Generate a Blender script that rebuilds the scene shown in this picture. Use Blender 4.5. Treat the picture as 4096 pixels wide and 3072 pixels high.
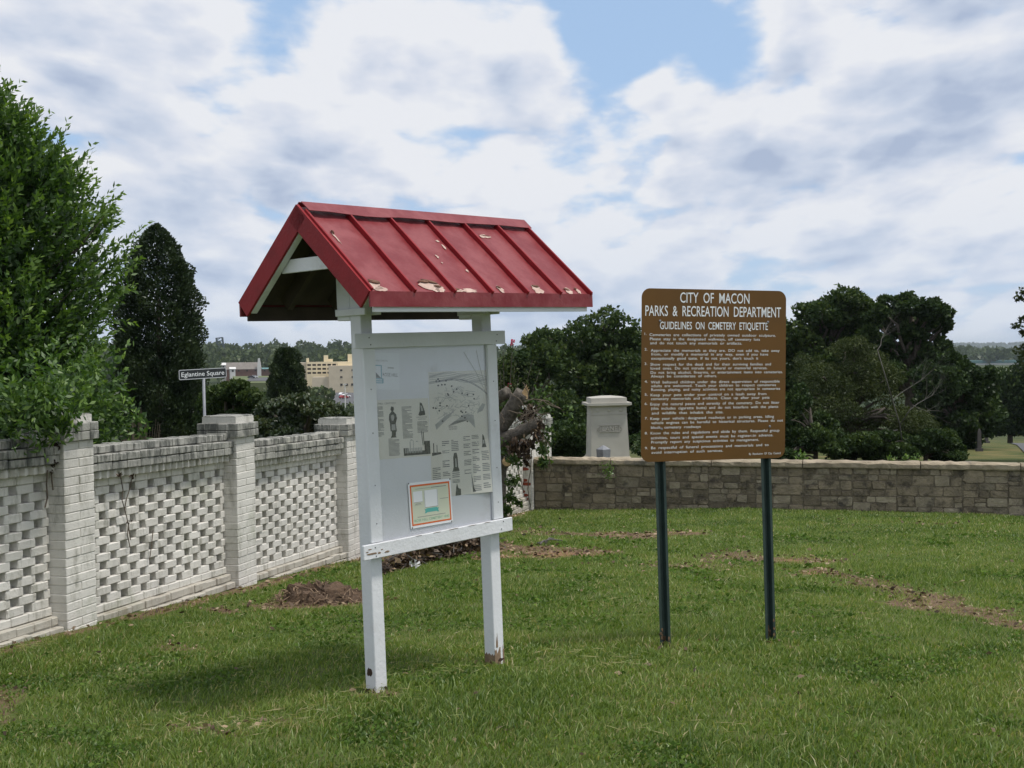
import bpy, bmesh, math, random
import numpy as np
from mathutils import Vector, Matrix, Euler

for o in list(bpy.data.objects):
    bpy.data.objects.remove(o, do_unlink=True)
SC = bpy.context.scene
COL = SC.collection
R = math.radians

# ------------------------------------------------------------------ camera
E = 1.62                     # eye height above the ground where the photographer stands
F = 4900.0                   # focal length in photo pixels (4096 wide)
PITCH = math.atan(136.0 / F)
ROLL = 0.012
cam_d = bpy.data.cameras.new('camera')
cam = bpy.data.objects.new('camera', cam_d)
COL.objects.link(cam)
cam_d.sensor_width = 36.0
cam_d.lens = 36.0 * F / 4096.0
cam_d.clip_start = 0.05
cam_d.clip_end = 60000.0
CAM_M = Matrix.Rotation(R(90) - PITCH, 3, 'X') @ Matrix.Rotation(-ROLL, 3, 'Z')
cam.matrix_world = Matrix.Translation((0, 0, E)) @ CAM_M.to_4x4()
SC.camera = cam
SC.render.resolution_x, SC.render.resolution_y = 1024, 768

# ------------------------------------------------------------------ sun, exposure
SUN_EL, SUN_AZ = R(68), R(105)      # azimuth measured clockwise from +Y: high sun to the right
sun_d = bpy.data.lights.new('sun', 'SUN')
sun = bpy.data.objects.new('sun', sun_d)
COL.objects.link(sun)
sun_d.energy = 3.2
sun_d.angle = R(7.5)                # sun veiled by thin cloud
sun_d.color = (1.0, 0.955, 0.88)
to_sun = Vector((math.sin(SUN_AZ) * math.cos(SUN_EL), math.cos(SUN_AZ) * math.cos(SUN_EL), math.sin(SUN_EL)))
sun.rotation_euler = to_sun.to_track_quat('Z', 'Y').to_euler()
sun.location = (6, -6, 12)
SC.view_settings.view_transform = 'Standard'
SC.view_settings.look = 'None'
SC.view_settings.exposure = 0.0
SC.view_settings.gamma = 1.0
SC.view_settings.use_curve_mapping = False


def ray(px, py):
    """Direction through a photo pixel (measuring aid)."""
    d = CAM_M @ Vector(((px - 2048.0) / F, -(py - 1536.0) / F, -1.0))
    return d


def at(px, py, Y):
    d = ray(px, py)
    k = Y / d.y
    return Vector((d.x * k, Y, E + d.z * k))


# ------------------------------------------------------------------ node helpers
class NT:
    def __init__(s, tree):
        s.t = tree
        s.n = tree.nodes
        s.l = tree.links

    def node(s, typ, **kw):
        n = s.n.new(typ)
        for k, v in kw.items():
            setattr(n, k, v)
        return n

    def put(s, sock, v):
        if v is None:
            return
        if hasattr(v, 'is_output') or isinstance(v, bpy.types.NodeSocket):
            s.l.new(v, sock)
        else:
            if isinstance(v, (tuple, list)) and len(v) == 3 and sock.type == 'RGBA':
                v = (*v, 1.0)
            sock.default_value = v

    def math(s, op, a, b=None, c=None, clamp=False):
        n = s.node('ShaderNodeMath', operation=op, use_clamp=clamp)
        s.put(n.inputs[0], a)
        s.put(n.inputs[1], b)
        if c is not None:
            s.put(n.inputs[2], c)
        return n.outputs[0]

    def vmath(s, op, a, b=None, out=0):
        n = s.node('ShaderNodeVectorMath', operation=op)
        s.put(n.inputs[0], a)
        if b is not None:
            s.put(n.inputs[3 if op == 'SCALE' else 1], b)
        return n.outputs['Value'] if op in ('DOT_PRODUCT', 'LENGTH', 'DISTANCE') else n.outputs[0]

    def noise(s, vec, scale, detail=4, rough=0.55, dist=0.0):
        n = s.node('ShaderNodeTexNoise')
        if vec is not None:
            s.l.new(vec, n.inputs['Vector'])
        n.inputs['Scale'].default_value = scale
        n.inputs['Detail'].default_value = detail
        n.inputs['Roughness'].default_value = rough
        n.inputs['Distortion'].default_value = dist
        return n.outputs['Fac']

    def ramp(s, fac, a, b, lo=0.0, hi=1.0):
        n = s.node('ShaderNodeMapRange', clamp=True)
        n.interpolation_type = 'SMOOTHSTEP'
        s.put(n.inputs[0], fac)
        n.inputs[1].default_value = a
        n.inputs[2].default_value = b
        n.inputs[3].default_value = lo
        n.inputs[4].default_value = hi
        return n.outputs[0]

    def mix(s, fac, a, b, blend='MIX'):
        n = s.node('ShaderNodeMix', data_type='RGBA', blend_type=blend)
        s.put(n.inputs[0], fac)
        s.put(n.inputs[6], a)
        s.put(n.inputs[7], b)
        return n.outputs[2]

    def colors(s, fac, stops):
        n = s.node('ShaderNodeValToRGB')
        r = n.color_ramp
        while len(r.elements) < len(stops):
            r.elements.new(0.5)
        for e, (p, c) in zip(r.elements, stops):
            e.position = p
            e.color = (*c, 1.0)
        s.put(n.inputs[0], fac)
        return n.outputs[0]


MATS = {}


def new_mat(name):
    m = bpy.data.materials.new(name)
    m.use_nodes = True
    m.node_tree.nodes.clear()
    MATS[name] = m
    g = NT(m.node_tree)
    g.out = g.node('ShaderNodeOutputMaterial')
    return m, g


def world_pos(g):
    return g.node('ShaderNodeNewGeometry').outputs['Position']


def pbr(g, color, rough=0.8, bump=None, bump_d=0.01, metal=0.0, spec=0.3):
    b = g.node('ShaderNodeBsdfPrincipled')
    g.put(b.inputs['Base Color'], color)
    g.put(b.inputs['Roughness'], rough)
    b.inputs['Metallic'].default_value = metal
    b.inputs['Specular IOR Level'].default_value = spec
    if bump is not None:
        bn = g.node('ShaderNodeBump')
        bn.inputs['Strength'].default_value = 1.0
        bn.inputs['Distance'].default_value = bump_d
        g.l.new(bump, bn.inputs['Height'])
        g.l.new(bn.outputs[0], b.inputs['Normal'])
    g.l.new(b.outputs[0], g.out.inputs['Surface'])
    return b


def simple(name, c1, c2=None, scale=6.0, rough=0.8, bump=0.0, bscale=40.0, metal=0.0, spec=0.3, rnd=0.0, stain=None):
    """Two-tone procedural material; rnd = brightness spread between objects; stain = (colour, scale, lo, hi)."""
    m, g = new_mat(name)
    p = world_pos(g)
    col = c1
    if c2 is not None:
        col = g.mix(g.ramp(g.noise(p, scale, 5), 0.32, 0.68), c1, c2)
    if rnd:
        oi = g.node('ShaderNodeObjectInfo').outputs['Random']
        k = g.math('MULTIPLY_ADD', oi, 2 * rnd, 1 - rnd)
        if not isinstance(col, bpy.types.NodeSocket):
            n = g.node('ShaderNodeRGB')
            n.outputs[0].default_value = (*col, 1)
            col = n.outputs[0]
        cmb = g.node('ShaderNodeCombineColor')
        for i in range(3):
            g.l.new(k, cmb.inputs[i])
        col = g.mix(1.0, col, cmb.outputs[0], 'MULTIPLY')
    if stain:
        sc, ss, lo, hi = stain
        col = g.mix(g.ramp(g.noise(p, ss, 7, 0.65), lo, hi), col, sc)
    pbr(g, col, rough, g.noise(p, bscale, 6, 0.6) if bump else None, bump, metal, spec)
    return m


# ------------------------------------------------------------------ world: Nishita sky with a broken cloud deck
def build_world():
    w = bpy.data.worlds.new('World')
    SC.world = w
    w.use_nodes = True
    w.node_tree.nodes.clear()
    g = NT(w.node_tree)
    out = g.node('ShaderNodeOutputWorld')
    bg = g.node('ShaderNodeBackground')
    bg.inputs['Strength'].default_value = 0.1
    g.l.new(bg.outputs[0], out.inputs['Surface'])
    sky = g.node('ShaderNodeTexSky', sky_type='NISHITA')
    sky.sun_disc = False
    sky.sun_elevation = SUN_EL
    sky.sun_rotation = SUN_AZ
    sky.air_density = 1.0
    sky.dust_density = 0.6
    sky.ozone_density = 2.0
    d = g.node('ShaderNodeTexCoord').outputs['Generated']
    d = g.vmath('NORMALIZE', d)
    sx = g.node('ShaderNodeSeparateXYZ')
    g.l.new(d, sx.inputs[0])
    x, y, z = sx.outputs

    def deck(z_shift):
        zz = g.math('ADD', g.math('MAXIMUM', z, 0.0), z_shift)
        cb = g.node('ShaderNodeCombineXYZ')
        g.l.new(g.math('MULTIPLY', g.math('DIVIDE', x, g.math('ADD', zz, 0.4)), 2.2), cb.inputs[0])
        g.l.new(g.math('MULTIPLY', g.math('LOGARITHM', g.math('ADD', zz, 0.22), math.e), -2.9), cb.inputs[1])
        g.l.new(g.math('MULTIPLY_ADD', y, 0.5, CLOUD_SEED), cb.inputs[2])
        return cb.outputs[0]

    def density(vec):
        big = g.noise(vec, 1.1, 2, 0.5, 0.2)
        det = g.noise(vec, 3.0, 12, 0.55, 0.1)
        # cauliflower heads
        wob = g.node('ShaderNodeTexNoise')
        g.l.new(vec, wob.inputs['Vector'])
        wob.inputs['Scale'].default_value = 4.0
        wob.inputs['Detail'].default_value = 3
        off = g.vmath('SCALE', g.vmath('SUBTRACT', wob.outputs['Color'], (0.5, 0.5, 0.5)), 0.22)
        vo = g.node('ShaderNodeTexVoronoi', feature='F1', voronoi_dimensions='2D')
        g.l.new(g.vmath('ADD', vec, off), vo.inputs['Vector'])
        vo.inputs['Scale'].default_value = 2.2
        vo.inputs['Detail'].default_value = 2.0
        vo.inputs['Roughness'].default_value = 0.5
        puff = g.math('SUBTRACT', 1.27, vo.outputs['Distance'])
        s_ = g.math('ADD', g.math('MULTIPLY', big, 0.36), g.math('MULTIPLY', det, 0.40))
        curl = g.math('MULTIPLY_ADD', g.noise(vec, 11.0, 7, 0.6), 0.09, -0.045)
        return g.math('ADD', g.math('ADD', s_, curl), g.math('MULTIPLY', puff, 0.26))

    p0 = deck(0.0)
    d0 = density(p0)
    d1 = density(deck(0.018))
    # openings and banks of this deck, as directions
    bias = None
    for px, py, width, amt in CLOUD_FEATURES:
        v = ray(px, py).normalized()
        dot = g.vmath('DOT_PRODUCT', d, tuple(v))
        c = math.cos(width / F)
        b = g.ramp(dot, c, 1.0 - (1.0 - c) * 0.02, 0.0, amt)
        bias = b if bias is None else g.math('ADD', bias, b)
    dens = g.math('ADD', d0, bias)
    cover = g.ramp(dens, 0.355, 0.490)
    # thick cloud goes grey below, thin edges and tops stay white
    lift = g.math('SUBTRACT', d0, d1)
    shade = g.math('ADD', g.ramp(dens, 0.44, 0.72, 0.0, 0.88), g.math('MULTIPLY', lift, -4.6))
    fine = g.noise(p0, 1.15, 3, 0.5, 0.2)
    shade = g.math('ADD', shade, g.math('MULTIPLY_ADD', fine, 2.0, -1.02), clamp=True)
    cloud = g.colors(shade, [(0.0, (8.2, 8.4, 8.85)), (0.3, (7.1, 7.5, 8.4)), (0.62, (5.7, 6.4, 7.7)), (1.0, (4.2, 5.0, 6.6))])
    # clear sky; the photograph's blue is pale
    blue = g.mix(0.7, g.mix(1.0, sky.outputs[0], (0.95, 1.0, 1.08), 'MULTIPLY'), (4.6, 6.5, 9.2))
    low = g.ramp(z, 0.0, 0.15, 1.0, 0.0)
    colr = g.mix(cover, blue, cloud)
    colr = g.mix(g.math('MULTIPLY', low, 0.40), colr, (5.6, 6.7, 8.3))
    g.l.new(colr, bg.inputs['Color'])


HAZE = 0.00007
CLOUD_SEED = 3.7
CLOUD_FEATURES = [(2450, 30, 330, -0.17), (2800, 60, 330, -0.17), (2420, 240, 230, -0.08), (2560, 560, 160, -0.07), (2950, 190, 200, -0.10),
                  (1130, 20, 190, -0.11), (1010, 240, 170, -0.06), (500, 230, 400, 0.06), (1250, 600, 350, 0.04), (1500, 450, 420, 0.07), (3650, 200, 600, 0.06),
                  (300, 150, 600, 0.07), (2950, 930, 260, -0.02), (1700, 150, 420, 0.06), (2050, 650, 300, 0.05), (3500, 900, 350, 0.06)]
build_world()

# ------------------------------------------------------------------ mesh helpers
def mesh_np(name, verts, faces, tint=None):
    """Mesh from arrays; faces (N,3) or (N,4)."""
    me = bpy.data.meshes.new(name)
    verts = np.asarray(verts, np.float32)
    faces = np.asarray(faces, np.int32)
    n, k = faces.shape
    me.vertices.add(len(verts))
    me.vertices.foreach_set('co', verts.ravel())
    me.loops.add(n * k)
    me.loops.foreach_set('vertex_index', faces.ravel())
    me.polygons.add(n)
    me.polygons.foreach_set('loop_start', np.arange(0, n * k, k, dtype=np.int32))
    me.polygons.foreach_set('loop_total', np.full(n, k, np.int32))
    if tint is not None:
        a = me.attributes.new('tint', 'FLOAT', 'FACE')
        a.data.foreach_set('value', np.asarray(tint, np.float32))
    me.update(calc_edges=True)
    return me


class MB:
    """Collects solids, then builds one mesh object."""

    def __init__(s):
        s.v, s.f = [], []

    def add(s, vs, fs, M=None):
        o = len(s.v)
        for p in vs:
            p = Vector(p)
            s.v.append(tuple(M @ p) if M is not None else tuple(p))
        for f in fs:
            s.f.append(tuple(i + o for i in f))
        return s

    def box(s, lo, hi, M=None, jit=0.0, rng=None):
        x0, y0, z0 = lo
        x1, y1, z1 = hi
        vs = [(x0, y0, z0), (x1, y0, z0), (x1, y1, z0), (x0, y1, z0), (x0, y0, z1), (x1, y0, z1), (x1, y1, z1), (x0, y1, z1)]
        if jit:
            vs = [tuple(c + rng.uniform(-jit, jit) for c in v) for v in vs]
        return s.add(vs, [(0, 3, 2, 1), (4, 5, 6, 7), (0, 1, 5, 4), (1, 2, 6, 5), (2, 3, 7, 6), (3, 0, 4, 7)], M)

    def cbox(s, lo, hi, c, M=None):
        """Box with chamfered edges."""
        bm = bmesh.new()
        bmesh.ops.create_cube(bm, size=1.0)
        sc = [hi[i] - lo[i] for i in range(3)]
        ce = [(hi[i] + lo[i]) / 2 for i in range(3)]
        for v in bm.verts:
            v.co = Vector((v.co.x * sc[0] + ce[0], v.co.y * sc[1] + ce[1], v.co.z * sc[2] + ce[2]))
        bmesh.ops.bevel(bm, geom=bm.edges[:], offset=c, segments=1, affect='EDGES', profile=0.5)
        bm.verts.index_update()
        s.add([v.co for v in bm.verts], [[v.index for v in f.verts] for f in bm.faces], M)
        bm.free()
        return s

    def prism(s, poly, d0, d1, axis='z', M=None):
        """Polygon (a,b) extruded along an axis from d0 to d1."""
        n = len(poly)

        def P(a, b, d):
            return {'z': (a, b, d), 'y': (a, d, b), 'x': (d, a, b)}[axis]
        vs = [P(a, b, d0) for a, b in poly] + [P(a, b, d1) for a, b in poly]
        fs = [tuple(range(n))[::-1], tuple(range(n, 2 * n))] + [(i, (i + 1) % n, n + (i + 1) % n, n + i) for i in range(n)]
        return s.add(vs, fs, M)

    def frustum(s, c, w0, d0, z0, w1, d1, z1, M=None):
        vs = [(c[0] + a * w / 2, c[1] + b * d / 2, z) for (w, d, z) in ((w0, d0, z0), (w1, d1, z1)) for a, b in ((-1, -1), (1, -1), (1, 1), (-1, 1))]
        return s.add(vs, [(0, 3, 2, 1), (4, 5, 6, 7), (0, 1, 5, 4), (1, 2, 6, 5), (2, 3, 7, 6), (3, 0, 4, 7)], M)

    def tube(s, pts, rad, n=8, cap=True, M=None):
        pts = [Vector(p) for p in pts]
        if not hasattr(rad, '__len__'):
            rad = [rad] * len(pts)
        rings = []
        up = None
        for i, p in enumerate(pts):
            t = (pts[min(i + 1, len(pts) - 1)] - pts[max(i - 1, 0)]).normalized()
            if up is None:
                up = t.orthogonal().normalized()
            up = (up - t * up.dot(t))
            up = up.normalized() if up.length > 1e-6 else t.orthogonal().normalized()
            b = t.cross(up)
            rings.append([p + (up * math.cos(2 * math.pi * k / n) + b * math.sin(2 * math.pi * k / n)) * rad[i] for k in range(n)])
        vs = [v for r in rings for v in r]
        fs = []
        for i in range(len(rings) - 1):
            for k in range(n):
                a, b2 = i * n + k, i * n + (k + 1) % n
                fs.append((a, b2, b2 + n, a + n))
        if cap:
            fs.append(tuple(range(n))[::-1])
            fs.append(tuple(range((len(rings) - 1) * n, len(rings) * n)))
        return s.add(vs, fs, M)

    def lathe(s, prof, n=12, M=None):
        return s.tube([(0, 0, z) for r, z in prof], [max(r, 1e-4) for r, z in prof], n, True, M)

    def mesh(s, name):
        me = bpy.data.meshes.new(name)
        me.from_pydata(s.v, [], s.f)
        me.update()
        return me

    def build(s, name, mat, parent=None, smooth=False):
        return link(name, s.mesh(name), mat, parent, smooth)


def link(name, me, mat, parent=None, smooth=False):
    o = bpy.data.objects.new(name, me)
    COL.objects.link(o)
    if mat is not None and not me.materials:
        me.materials.append(MATS[mat] if isinstance(mat, str) else mat)
    if smooth:
        me.polygons.foreach_set('use_smooth', np.ones(len(me.polygons), bool))
    if parent is not None:
        o.parent = parent
    return o


def tag(o, label=None, cat=None, group=None, kind=None):
    if label:
        o['label'] = label
    if cat:
        o['category'] = cat
    if group:
        o['group'] = group
    if kind:
        o['kind'] = kind
    return o


def empty(name, M=None):
    o = bpy.data.objects.new(name, None)
    COL.objects.link(o)
    o.empty_display_size = 0.2
    if M is not None:
        o.matrix_world = M
    return o


def frame_M(origin, ux, uy, uz=(0, 0, 1)):
    m = Matrix.Identity(4)
    for i, v in enumerate((ux, uy, uz)):
        for k in range(3):
            m[k][i] = v[k]
    for k in range(3):
        m[k][3] = origin[k]
    return m


def text_np(s, bold=0.0, res=3):
    """Triangulated lettering: verts (x,y) with cap height about 0.7, and polygon lists."""
    cu = bpy.data.curves.new('t', 'FONT')
    cu.body = s
    cu.size = 1.0
    cu.resolution_u = res
    cu.offset = bold
    ob = bpy.data.objects.new('t', cu)
    me = bpy.data.meshes.new_from_object(ob)
    vs = [(v.co.x, v.co.y) for v in me.vertices]
    fs = [tuple(p.vertices) for p in me.polygons]
    bpy.data.objects.remove(ob)
    bpy.data.curves.remove(cu)
    bpy.data.meshes.remove(me)
    return vs, fs


CAP = 0.729


# value noise for masks
class VN:
    def __init__(s, seed):
        s.g = np.random.default_rng(seed).random((64, 64))

    def __call__(s, x, y, sc=1.0, octv=3):
        tot = np.zeros_like(np.asarray(x, float))
        amp, nrm = 1.0, 0.0
        for o in range(octv):
            a, b = np.asarray(x) * sc + 17.3 * o, np.asarray(y) * sc + 9.1 * o
            i, j = np.floor(a).astype(int), np.floor(b).astype(int)
            fx, fy = a - i, b - j
            fx, fy = fx * fx * (3 - 2 * fx), fy * fy * (3 - 2 * fy)
            G = lambda p, q: s.g[p % 64, q % 64]
            tot += amp * ((G(i, j) * (1 - fx) + G(i + 1, j) * fx) * (1 - fy) + (G(i, j + 1) * (1 - fx) + G(i + 1, j + 1) * fx) * fy)
            nrm += amp
            amp *= 0.5
            sc *= 2.0
        return tot / nrm


vn1, vn2, vn3 = VN(1), VN(2), VN(3)

# ------------------------------------------------------------------ terrain
WD = Vector((0.268, 0.963, 0)).normalized()      # direction of the brick wall
WN = Vector((WD.y, -WD.x, 0))                    # its face, towards the lawn
S_TAB = [-60, -20, 0, 6.56, 8.3, 14, 22.5, 30, 45, 80, 110, 160, 250, 400, 600, 1200, 3000, 6000, 7500, 8300, 14000]
H_TAB = [1.40, 1.50, 1.62, 1.95, 2.05, 2.45, 2.93, 3.35, 4.25, 6.2, 8.3, 12.5, 18, 21, 22, 23, 26, 34, 30, 5, 5]


def sstep(a, b, x):
    t = np.clip((np.asarray(x, float) - a) / (b - a), 0, 1)
    return t * t * (3 - 2 * t)


def ground_z(x, y):
    x, y = np.asarray(x, float), np.asarray(y, float)
    s = x * WD.x + y * WD.y
    t = x * WN.x + y * WN.y
    h = np.interp(s, S_TAB, H_TAB)
    h = h + 0.03 * np.clip(-2 - t, 0, 4) * sstep(2, 6, s)
    h = h + np.clip(-6.3 - t, 0, 40) * 0.09 * sstep(4, 12, s) * (1 - sstep(200, 500, s))
    r = np.hypot(x, y)
    az = np.arctan2(x, y)
    hill = sstep(650, 1350, r) * sstep(-0.75, -0.45, az) * (1 - sstep(-0.06, 0.12, az)) * (1 - sstep(1900, 3500, r))
    h = h - 15.0 * hill
    near = (1 - sstep(40, 90, r))
    h = h - near * 0.05 * (vn1(x, y, 0.45, 2) - 0.5)
    return E - h


def gz(x, y):
    return float(ground_z(x, y))


def ground_at(px, py, lim=400.0):
    d = ray(px, py)
    k = 2.0
    while k < lim:
        if E + d.z * k < gz(d.x * k, d.y * k):
            break
        k *= 1.01
    return Vector((d.x * k, d.y * k, gz(d.x * k, d.y * k)))


# bare soil and litter strips, as polylines (world) with a half width
def gp(*pts):
    return [(ground_at(a, b).x, ground_at(a, b).y) for a, b in pts]


BARE = [(gp((2085, 2128), (2330, 2142), (2560, 2150), (2720, 2140)), 0.30, 0.75),
        (gp((1990, 2195), (2120, 2205), (2290, 2215)), 0.40, 0.85),
        (gp((1980, 2225), (2160, 2232)), 0.28, 0.8),
        (gp((2950, 2225), (3130, 2245), (3290, 2250)), 0.36, 0.6),
        (gp((3290, 2290), (3480, 2330), (3620, 2375), (3760, 2420), (3900, 2465), (4060, 2500)), 0.30, 0.66),
        (gp((2450, 2262), (2780, 2275), (2960, 2268)), 0.28, 0.45),
        (gp((1580, 2225), (1760, 2200), (1950, 2185)), 0.38, 1.0),
        (gp((1120, 2430), (1290, 2420), (1440, 2410)), 0.22, 0.85),
        (gp((840, 2440), (930, 2452)), 0.12, 0.8),
        (gp((640, 2590), (740, 2605)), 0.12, 0.55),
        (gp((740, 2925), (900, 2930), (1130, 2905)), 0.10, 0.6),
        (gp((0, 2600), (120, 2590)), 0.13, 0.5),
        (gp((20, 2760), (0, 2900)), 0.15, 0.5),
        (gp((3900, 2960), (3960, 2965)), 0.06, 0.9),
        (gp((2560, 2600), (2680, 2615), (2760, 2620)), 0.10, 0.55),
        (gp((3080, 2585), (3180, 2595)), 0.07, 0.7),
        (gp((1440, 2790), (1560, 2795)), 0.09, 0.7),
        (gp((1920, 2670), (2030, 2665)), 0.08, 0.6),
        (gp((3650, 2100), (4096, 2105)), 0.18, 0.35)]


def bare_mask(x, y):
    x, y = np.asarray(x, float), np.asarray(y, float)
    out = np.zeros_like(x)
    wob = (vn2(x, y, 2.2, 4) - 0.5)
    for pts, w, amt in BARE:
        dmin = np.full_like(x, 1e9)
        for (ax, ay), (bx, by) in zip(pts[:-1], pts[1:]):
            vx, vy = bx - ax, by - ay
            L = vx * vx + vy * vy + 1e-9
            k = np.clip(((x - ax) * vx + (y - ay) * vy) / L, 0, 1)
            dmin = np.minimum(dmin, np.hypot(x - ax - k * vx, y - ay - k * vy))
        w2 = w * 1.45 if w > 0.2 else w
        out = np.maximum(out, amt * (1 - sstep(w2 * 0.15, w2 * 1.3, dmin + wob * w2 * 1.9)))
    # worn earth along the foot of the brick wall
    t = x * WN.x + y * WN.y
    out = np.maximum(out, 0.7 * (1 - sstep(0.02, 0.22, np.abs(t + 5.84) + 0.25 * wob)))
    return np.clip(out, 0, 1)


def build_ground():
    rr = list(np.arange(0.6, 26.0, 0.22))
    while rr[-1] < 13500:
        rr.append(rr[-1] * 1.055)
    rr = np.array(rr)
    fine = np.linspace(-0.75, 0.75, 210)
    rest = np.linspace(0.75, 2 * math.pi - 0.75, 60)[1:-1]
    an = np.concatenate([fine, rest])
    A, RR = np.meshgrid(an, rr)
    X, Y = RR * np.sin(A), RR * np.cos(A)
    Z = ground_z(X, Y)
    n, k = len(rr), len(an)
    v = np.stack([X, Y, Z], -1).reshape(-1, 3)
    i, j = np.meshgrid(np.arange(n - 1), np.arange(k), indexing='ij')
    j2 = (j + 1) % k
    f = np.stack([i * k + j, i * k + j2, (i + 1) * k + j2, (i + 1) * k + j], -1).reshape(-1, 4)
    f = f[:, ::-1]
    v = np.vstack([v, [[0, 0, gz(0, 0)]]])
    me = mesh_np('ground', v, f)
    # close the centre
    bm = bmesh.new()
    bm.from_mesh(me)
    bm.verts.ensure_lookup_table()
    c = bm.verts[len(v) - 1]
    for q in range(k):
        try:
            bm.faces.new((bm.verts[(q + 1) % k], bm.verts[q], c))
        except ValueError:
            pass
    bmesh.ops.recalc_face_normals(bm, faces=bm.faces[:])
    bm.to_mesh(me)
    bm.free()
    if me.polygons[10].normal.z < 0:
        me.flip_normals()
    a = me.attributes.new('bare', 'FLOAT', 'POINT')
    co = np.empty(len(me.vertices) * 3, np.float32)
    me.vertices.foreach_get('co', co)
    co = co.reshape(-1, 3)
    b = bare_mask(co[:, 0], co[:, 1]) * (np.hypot(co[:, 0], co[:, 1]) < 40)
    a.data.foreach_set('value', b.astype(np.float32))
    o = link('ground', me, 'ground_mat', None, True)
    tag(o, 'grassy hilltop ground falling away to the wooded valley', kind='structure')


def ground_material():
    m, g = new_mat('ground_mat')
    p = world_pos(g)
    bare = g.node('ShaderNodeAttribute', attribute_name='bare').outputs['Fac']
    dist = g.vmath('LENGTH', p)
    n1 = g.noise(p, 3.0, 6, 0.65)
    turf = g.colors(n1, [(0.3, (0.055, 0.085, 0.02)), (0.5, (0.085, 0.115, 0.03)), (0.72, (0.12, 0.12, 0.05))])
    soil = g.colors(g.noise(p, 9.0, 6, 0.7), [(0.25, (0.07, 0.046, 0.03)), (0.5, (0.15, 0.10, 0.065)), (0.75, (0.23, 0.16, 0.105))])
    clay = (0.23, 0.135, 0.08)
    soil = g.mix(g.ramp(g.noise(p, 0.9, 3), 0.55, 0.66), soil, clay)
    near = g.mix(g.ramp(g.math('ADD', bare, g.math('MULTIPLY_ADD', g.noise(p, 14, 4), 0.5, -0.25)), 0.25, 0.6), turf, soil)
    # mown slope beyond the wall, then woods and fields of the valley
    slope = g.colors(g.noise(p, 0.35, 5, 0.6), [(0.35, (0.045, 0.062, 0.02)), (0.5, (0.075, 0.088, 0.03)), (0.66, (0.17, 0.14, 0.062))])
    far = g.colors(g.noise(p, 0.006, 6, 0.6), [(0.38, (0.028, 0.042, 0.02)), (0.5, (0.04, 0.055, 0.024)), (0.62, (0.10, 0.115, 0.05))])
    wood = (0.022, 0.035, 0.02)
    far = g.mix(g.ramp(dist, 2200, 4500), far, wood)
    col = g.mix(g.ramp(dist, 24.0, 30.0), near, slope)
    col = g.mix(g.ramp(dist, 170, 330), col, far)
    pbr(g, col, 0.95, g.noise(p, 30, 6, 0.7), 0.02, spec=0.1)


ground_material()
build_ground()

# ------------------------------------------------------------------ materials
def painted_brick(name, base, grime, lo, hi, moss_amt):
    m, g = new_mat(name)
    p = world_pos(g)
    oi = g.node('ShaderNodeObjectInfo').outputs['Random']
    c = g.mix(g.ramp(g.noise(p, 1.7, 4), 0.3, 0.7), base, tuple(b * 0.86 for b in base))
    c = g.mix(g.math('MULTIPLY', oi, 0.30), c, (0.46, 0.44, 0.38))
    # grime runs: stretched vertically
    mp = g.node('ShaderNodeMapping')
    mp.inputs['Scale'].default_value = (3.2, 3.2, 1.1)
    g.l.new(p, mp.inputs[0])
    c = g.mix(g.ramp(g.noise(mp.outputs[0], 2.4, 9, 0.72), lo, hi, 0.0, 0.85), c, grime)
    c = g.mix(g.ramp(g.noise(p, 1.1, 6, 0.65), 0.56, 0.75, 0.0, moss_amt), c, (0.24, 0.27, 0.16))
    c = g.mix(g.ramp(g.noise(p, 26, 5, 0.7), 0.66, 0.76, 0.0, 0.7), c, (0.16, 0.155, 0.14))
    pbr(g, c, 0.75, g.noise(p, 55, 6, 0.65), 0.006, spec=0.25)


painted_brick('brick_paint', (0.73, 0.705, 0.655), (0.25, 0.24, 0.19), 0.49, 0.74, 0.6)
painted_brick('coping_paint', (0.40, 0.395, 0.36), (0.07, 0.075, 0.068), 0.41, 0.60, 0.4)
painted_brick('plinth_paint', (0.50, 0.47, 0.41), (0.27, 0.235, 0.185), 0.46, 0.68, 0.4)
simple('brick_red', (0.27, 0.062, 0.035), (0.20, 0.05, 0.03), 9, 0.85, 0.006, 60)
simple('stone', (0.255, 0.21, 0.148), (0.175, 0.146, 0.106), 4.4, 0.9, 0.035, 18, rnd=0.30, spec=0.15, stain=((0.08, 0.068, 0.054), 4.6, 0.49, 0.68))
simple('stone_pale', (0.33, 0.285, 0.21), (0.23, 0.195, 0.143), 4.2, 0.9, 0.03, 18, rnd=0.25, spec=0.15, stain=((0.08, 0.071, 0.06), 3.8, 0.50, 0.68))
simple('mortar', (0.20, 0.17, 0.125), (0.125, 0.105, 0.08), 5, 0.95, 0.02, 30, spec=0.1)
simple('coping_stone', (0.35, 0.295, 0.215), (0.235, 0.195, 0.14), 4.0, 0.9, 0.03, 11, rnd=0.14, spec=0.15, stain=((0.15, 0.135, 0.115), 2.2, 0.54, 0.68))
simple('monument_stone', (0.44, 0.42, 0.37), (0.39, 0.37, 0.325), 2.0, 0.8, 0.004, 50, stain=((0.27, 0.26, 0.225), 1.6, 0.56, 0.75))
simple('monument_base', (0.42, 0.37, 0.29), (0.35, 0.31, 0.24), 3.0, 0.85, 0.005, 40)
simple('grey_marble', (0.24, 0.25, 0.27), (0.17, 0.175, 0.19), 8, 0.6, 0.004, 30)
simple('white_paint', (0.745, 0.755, 0.78), (0.69, 0.70, 0.72), 3.0, 0.6, 0.003, 45, stain=((0.50, 0.49, 0.48), 3.3, 0.54, 0.78))
simple('raw_wood', (0.27, 0.19, 0.125), (0.19, 0.13, 0.085), 12, 0.9, 0.004, 50)
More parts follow.
